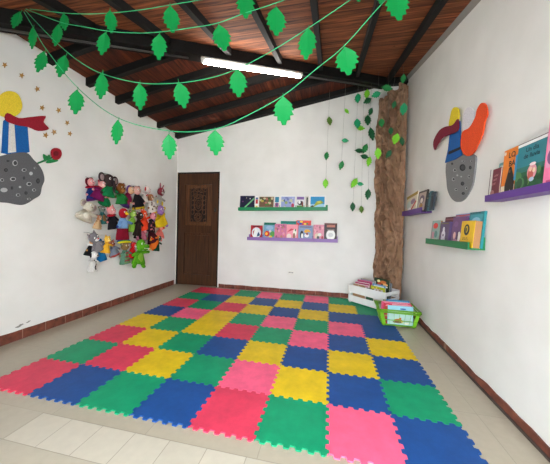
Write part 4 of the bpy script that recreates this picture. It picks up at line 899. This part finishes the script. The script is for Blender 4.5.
def spots(col, n=9):
    def f(e, h, H, W, hr, zh, zn, rb, dp, fy):
        rn = random.Random(n)
        def g(mb):
            for k in range(n):
                x, z = rn.uniform(-.55, .55)*rb, rn.uniform(.08, .85)*zn; s = 1-.5*z/zn
                mb.ell((x*s, -dp*math.sqrt(max(.05, 1-(x/rb)**2))*s*.96, z), (rb*.16, .004, rb*.15), None, 10, 6)
        part(e, 'spot_patches', fm(col), g)
    return f
def collar(col):
    return lambda e, h, H, W, hr, zh, zn, rb, dp, fy: part(e, 'collar', fm(col), lambda mb: mb.lathe([(zn*.84, rb*.62), (zn*.92, rb*.8), (zn, rb*.42)], sy=dp/rb, fold=.25, nf=9))
def beak(col, l=1):
    return lambda e, h, H, W, hr, zh, zn, rb, dp, fy: part(h, 'beak', fm(col), lambda mb: mb.tube([(0, fy*.8, zh), (0, fy-.03*l, zh-hr*.25)], [hr*.42, hr*.08], seg=10))
def snout(col, tooth=True):
    def f(e, h, H, W, hr, zh, zn, rb, dp, fy):
        s = part(h, 'snout', fm(col), lambda mb: (mb.ell((hr*.5, fy*.8, zh-hr*.2), (hr*1.1, .03, hr*.42)), mb.ell((hr*.5, fy*.7, zh-hr*.62), (hr*.95, .026, hr*.25))))
        if tooth: part(s, 'teeth', fm((238, 236, 226)), lambda mb: [mb.tube([(hr*(.1+.28*k), fy-.008, zh-hr*.45), (hr*(.1+.28*k), fy-.01, zh-hr*.62)], [hr*.1, .001], seg=6) for k in range(5)])
    return f
def both(*fs):
    def f(*a):
        for g in fs: g(*a)
    return f
def stripes(c1, c2):
    return lambda e, h, H, W, hr, zh, zn, rb, dp, fy: part(e, 'striped_front', None, lambda mb: [mb.box((0, -dp*.86, zn*(.12+.13*k)), (rb*(1.1-.11*k), .012, zn*.06), fm(c1 if k % 2 else c2), bevel=.002) for k in range(6)])
def rainbow(e, h, H, W, hr, zh, zn, rb, dp, fy):
    for k, (c, nm) in enumerate((((40, 60, 140), 'blue'), ((60, 150, 60), 'green'), ((222, 206, 30), 'yellow'))):
        o = part(e, 'tail_band', fm(c), lambda mb: mb.tube([(rb*(1.2)*math.sin(a), -dp*.5-.006*k, -zn*.02-.02*k*H+.12*rb*(math.cos(a*1.2)-1)) for a in (-1.2+.3*i for i in range(9))], [.004]+[H*.035]*7+[.004], seg=8))
def overalls(c1, c2):
    def f(e, h, H, W, hr, zh, zn, rb, dp, fy):
        part(e, 'shirt', fm(c1), lambda mb: mb.lathe([(zn*.5, rb*.84), (zn*.56, rb*.86), (zn*.8, rb*.72), (zn*.95, rb*.44)], sy=dp/rb*1.05, fold=.1, nf=6))
        part(e, 'trousers', fm(c2), lambda mb: mb.lathe([(zn*.04, rb*1.0), (zn*.1, rb*1.02), (zn*.5, rb*.86)], sy=dp/rb*1.04, fold=.1, nf=6))
    return f
# u0,v0,u1,v1 measured on the wall; every puppet gets its own look
puppet(83, 178, 100, 200, -8, (24, 44, 104), (222, 150, 150), 'pink faced puppet in a dark blue and crimson cape, top left of the puppets', 'hair', (96, 16, 34), off=.0, extra=collar((150, 20, 46)), hem=(80, 30, 90))
puppet(92, 180, 108, 200, 10, (112, 20, 78), (226, 160, 156), 'pink faced puppet in a magenta purple robe beside the blue caped one', 'round', (150, 20, 46), off=.045, muzzle=(236, 190, 180), extra=collar((140, 22, 50)))
puppet(99, 174, 118, 197, 2, (20, 118, 66), (56, 44, 44), 'dark grey long trunked puppet with big round ears and a green robe', 'big', (50, 38, 40), off=.06, head=.5, extra=trunk((50, 40, 42)), nose=(60, 40, 40))
puppet(99, 193, 113, 206, 12, (16, 110, 60), (206, 150, 90), 'small tan headed puppet in a green robe under the grey trunked one', 'none', off=.02, hat=(60, 40, 24))
puppet(114, 183, 128, 204, -4, (30, 112, 50), (126, 78, 34), 'brown round headed puppet with a green lower half, top row middle', 'round', (110, 66, 28), off=.03, head=.62, muzzle=(160, 110, 60))
puppet(122, 185, 134, 207, 14, (130, 24, 70), (214, 170, 130), 'beige faced puppet with purple hair and a wine red robe', 'hair', (84, 50, 120), off=.0, hem=(70, 40, 110))
puppet(130, 186, 145, 209, -6, (20, 18, 24), (212, 160, 150), 'pink faced puppet in a plain black robe, top row', 'round', BLK, off=.03, hem=(200, 170, 40), sleeve=BLK)
puppet(142, 186, 152, 203, 4, (206, 196, 190), (232, 220, 214), 'white puppet with red dots on its head, right half of the top row', 'flop', (190, 60, 60), off=.0, extra=spots((180, 50, 60), 6))
puppet(146, 194, 157, 212, -10, (214, 208, 200), (150, 96, 60), 'brown faced puppet with a white spotted robe', 'flop', (110, 70, 50), off=.045, extra=spots((90, 70, 60), 8), muzzle=(220, 200, 180))
puppet(155, 187, 164, 211, 8, (176, 172, 166), (120, 40, 50), 'wine red headed puppet with pale grey robe, right end of the top row', 'long', (110, 44, 52), off=.01, muzzle=(190, 180, 170))
puppet(76, 201, 98, 221, 12, (198, 190, 172), (206, 198, 180), 'cream coloured puppet with wide hanging robe, left end of the middle row', 'big', (186, 176, 158), off=.02, head=.46, nose=(120, 90, 80), belly=(214, 208, 190))
puppet(98, 206, 107, 224, -4, (40, 96, 96), (120, 130, 120), 'small grey green puppet in a teal robe between cream and pink ones', 'round', (80, 100, 60), off=.0, belly=(130, 90, 50))
puppet(93, 215, 103, 229, 6, (190, 160, 120), (190, 130, 90), 'small tan puppet with bare face low between middle and bottom rows', 'round', (150, 90, 60), off=.045, muzzle=(224, 190, 150))
puppet(105, 206, 119, 229, -6, (24, 22, 28), (226, 150, 150), 'pink pig like puppet with a black robe and red collar', 'pointy', (214, 130, 136), off=.03, muzzle=(236, 170, 170), nose=(200, 100, 110), extra=collar((170, 24, 40)))
puppet(115, 208, 131, 240, 0, (126, 16, 36), (170, 20, 36), 'tall red headed puppet with yellow beak, blue shirt and rainbow hem', 'none', off=.055, head=.28, sleeve=(110, 150, 200), hands=(40, 60, 140), extra=both(beak((236, 200, 40)), overalls((120, 160, 206), (130, 18, 40)), rainbow))
puppet(128, 210, 137, 232, 0, (130, 176, 60), (150, 190, 80), 'pale lime green puppet in the middle row', 'round', (110, 160, 50), off=.0, muzzle=(190, 210, 120))
puppet(134, 212, 143, 236, 4, (36, 24, 22), (44, 30, 26), 'black brown furry puppet with hanging legs beside the lime one', 'round', (40, 26, 24), off=.045, legs=(30, 20, 20), muzzle=(90, 60, 44))
puppet(139, 210, 150, 230, -8, (228, 70, 36), (236, 84, 44), 'bright orange red puppet in the middle row', 'long', (232, 76, 40), off=.02, muzzle=(240, 150, 110))
puppet(147, 212, 157, 232, 6, (40, 28, 34), (222, 140, 150), 'pink faced puppet in a black robe with pink spots', 'round', BLK, off=.055, extra=spots((214, 120, 130), 7))
puppet(152, 205, 169, 227, -4, (222, 186, 30), (150, 110, 170), 'yellow petalled flower puppet with a lilac face, right end of the middle row', 'none', off=.035, head=.42, extra=petals((230, 196, 44)), nose=(240, 230, 230))
puppet(145, 224, 157, 243, -12, (64, 14, 26), (40, 22, 26), 'dark maroon puppet below the black robed ones at the right', 'round', (30, 20, 24), off=.02, muzzle=(90, 40, 44))
puppet(155, 224, 165, 240, 12, (228, 120, 110), (236, 140, 130), 'salmon pink puppet under the yellow flower puppet', 'none', off=.0, extra=beak((230, 90, 40)))
puppet(138, 226, 148, 242, 18, (204, 120, 140), (214, 140, 150), 'dusty rose puppet hanging low behind the orange red one', 'flop', off=.0)
puppet(88, 232, 103, 252, -16, (130, 124, 126), (120, 116, 120), 'grey puppet with white muzzle and red nose, top of the bottom row', 'pointy', (110, 100, 104), off=.05, head=.55, muzzle=(234, 232, 228), nose=(196, 24, 40))
puppet(85, 238, 98, 256, 8, (20, 20, 26), (196, 140, 80), 'tan headed puppet in a black robe with white collar, bottom row left', 'round', BLK, off=.0, extra=collar((230, 230, 226)))
puppet(95, 240, 107, 261, -6, (14, 96, 150), (110, 110, 120), 'grey headed puppet in a plain bright blue robe', 'none', (90, 90, 100), off=.025, hat=(14, 90, 140))
puppet(101, 236, 112, 253, 6, (236, 180, 50), (240, 196, 80), 'golden yellow puppet in the bottom row', 'pointy', (230, 170, 40), off=.06, muzzle=(246, 216, 130), nose=(120, 70, 30))
puppet(107, 240, 119, 256, -10, (120, 130, 146), (150, 80, 60), 'small brown headed puppet with grey blue robe beside the golden one', 'round', (130, 60, 50), off=.01, hem=(160, 60, 50))
puppet(88, 251, 99, 272, 2, (214, 210, 206), (222, 218, 214), 'white puppet with black spots at the bottom left', 'flop', BLK, off=.04, extra=spots(BLK, 10), muzzle=(236, 232, 228))
puppet(119, 242, 131, 264, -2, (96, 140, 116), (140, 110, 70), 'sea green puppet with red and green striped front, bottom row middle', 'round', (96, 130, 100), off=.02, extra=stripes((170, 40, 40), (150, 170, 90)))
puppet(128, 242, 137, 258, 10, (200, 30, 34), (206, 36, 40), 'red puppet with a white muzzle behind the green long snouted one', 'round', (180, 24, 30), off=.0, muzzle=(236, 232, 228))
puppet(132, 239, 148, 264, 4, (88, 160, 30), (98, 170, 36), 'large grass green puppet with a long toothed snout and hanging legs', 'none', off=.05, head=.42, legs=(84, 156, 28), belly=(130, 180, 60), extra=snout((92, 164, 32)))
puppet(146, 234, 158, 248, -30, (240, 120, 40), (246, 190, 50), 'orange puppet with a yellow head, bottom row right', 'none', off=.02, extra=beak((236, 90, 30)))
puppet(154, 235, 161, 251, 6, (12, 64, 46), (16, 74, 50), 'dark bottle green puppet at the right end of the bottom row', 'round', (12, 60, 42), off=.0, muzzle=(60, 110, 80))

scn.view_settings.view_transform = 'Standard'; scn.view_settings.look = 'None'; scn.view_settings.gamma = 1; scn.view_settings.use_curve_mapping = False
scn.view_settings.exposure = .98
scn.cycles.max_bounces = 8; scn.cycles.diffuse_bounces = 6; scn.cycles.use_denoising = True
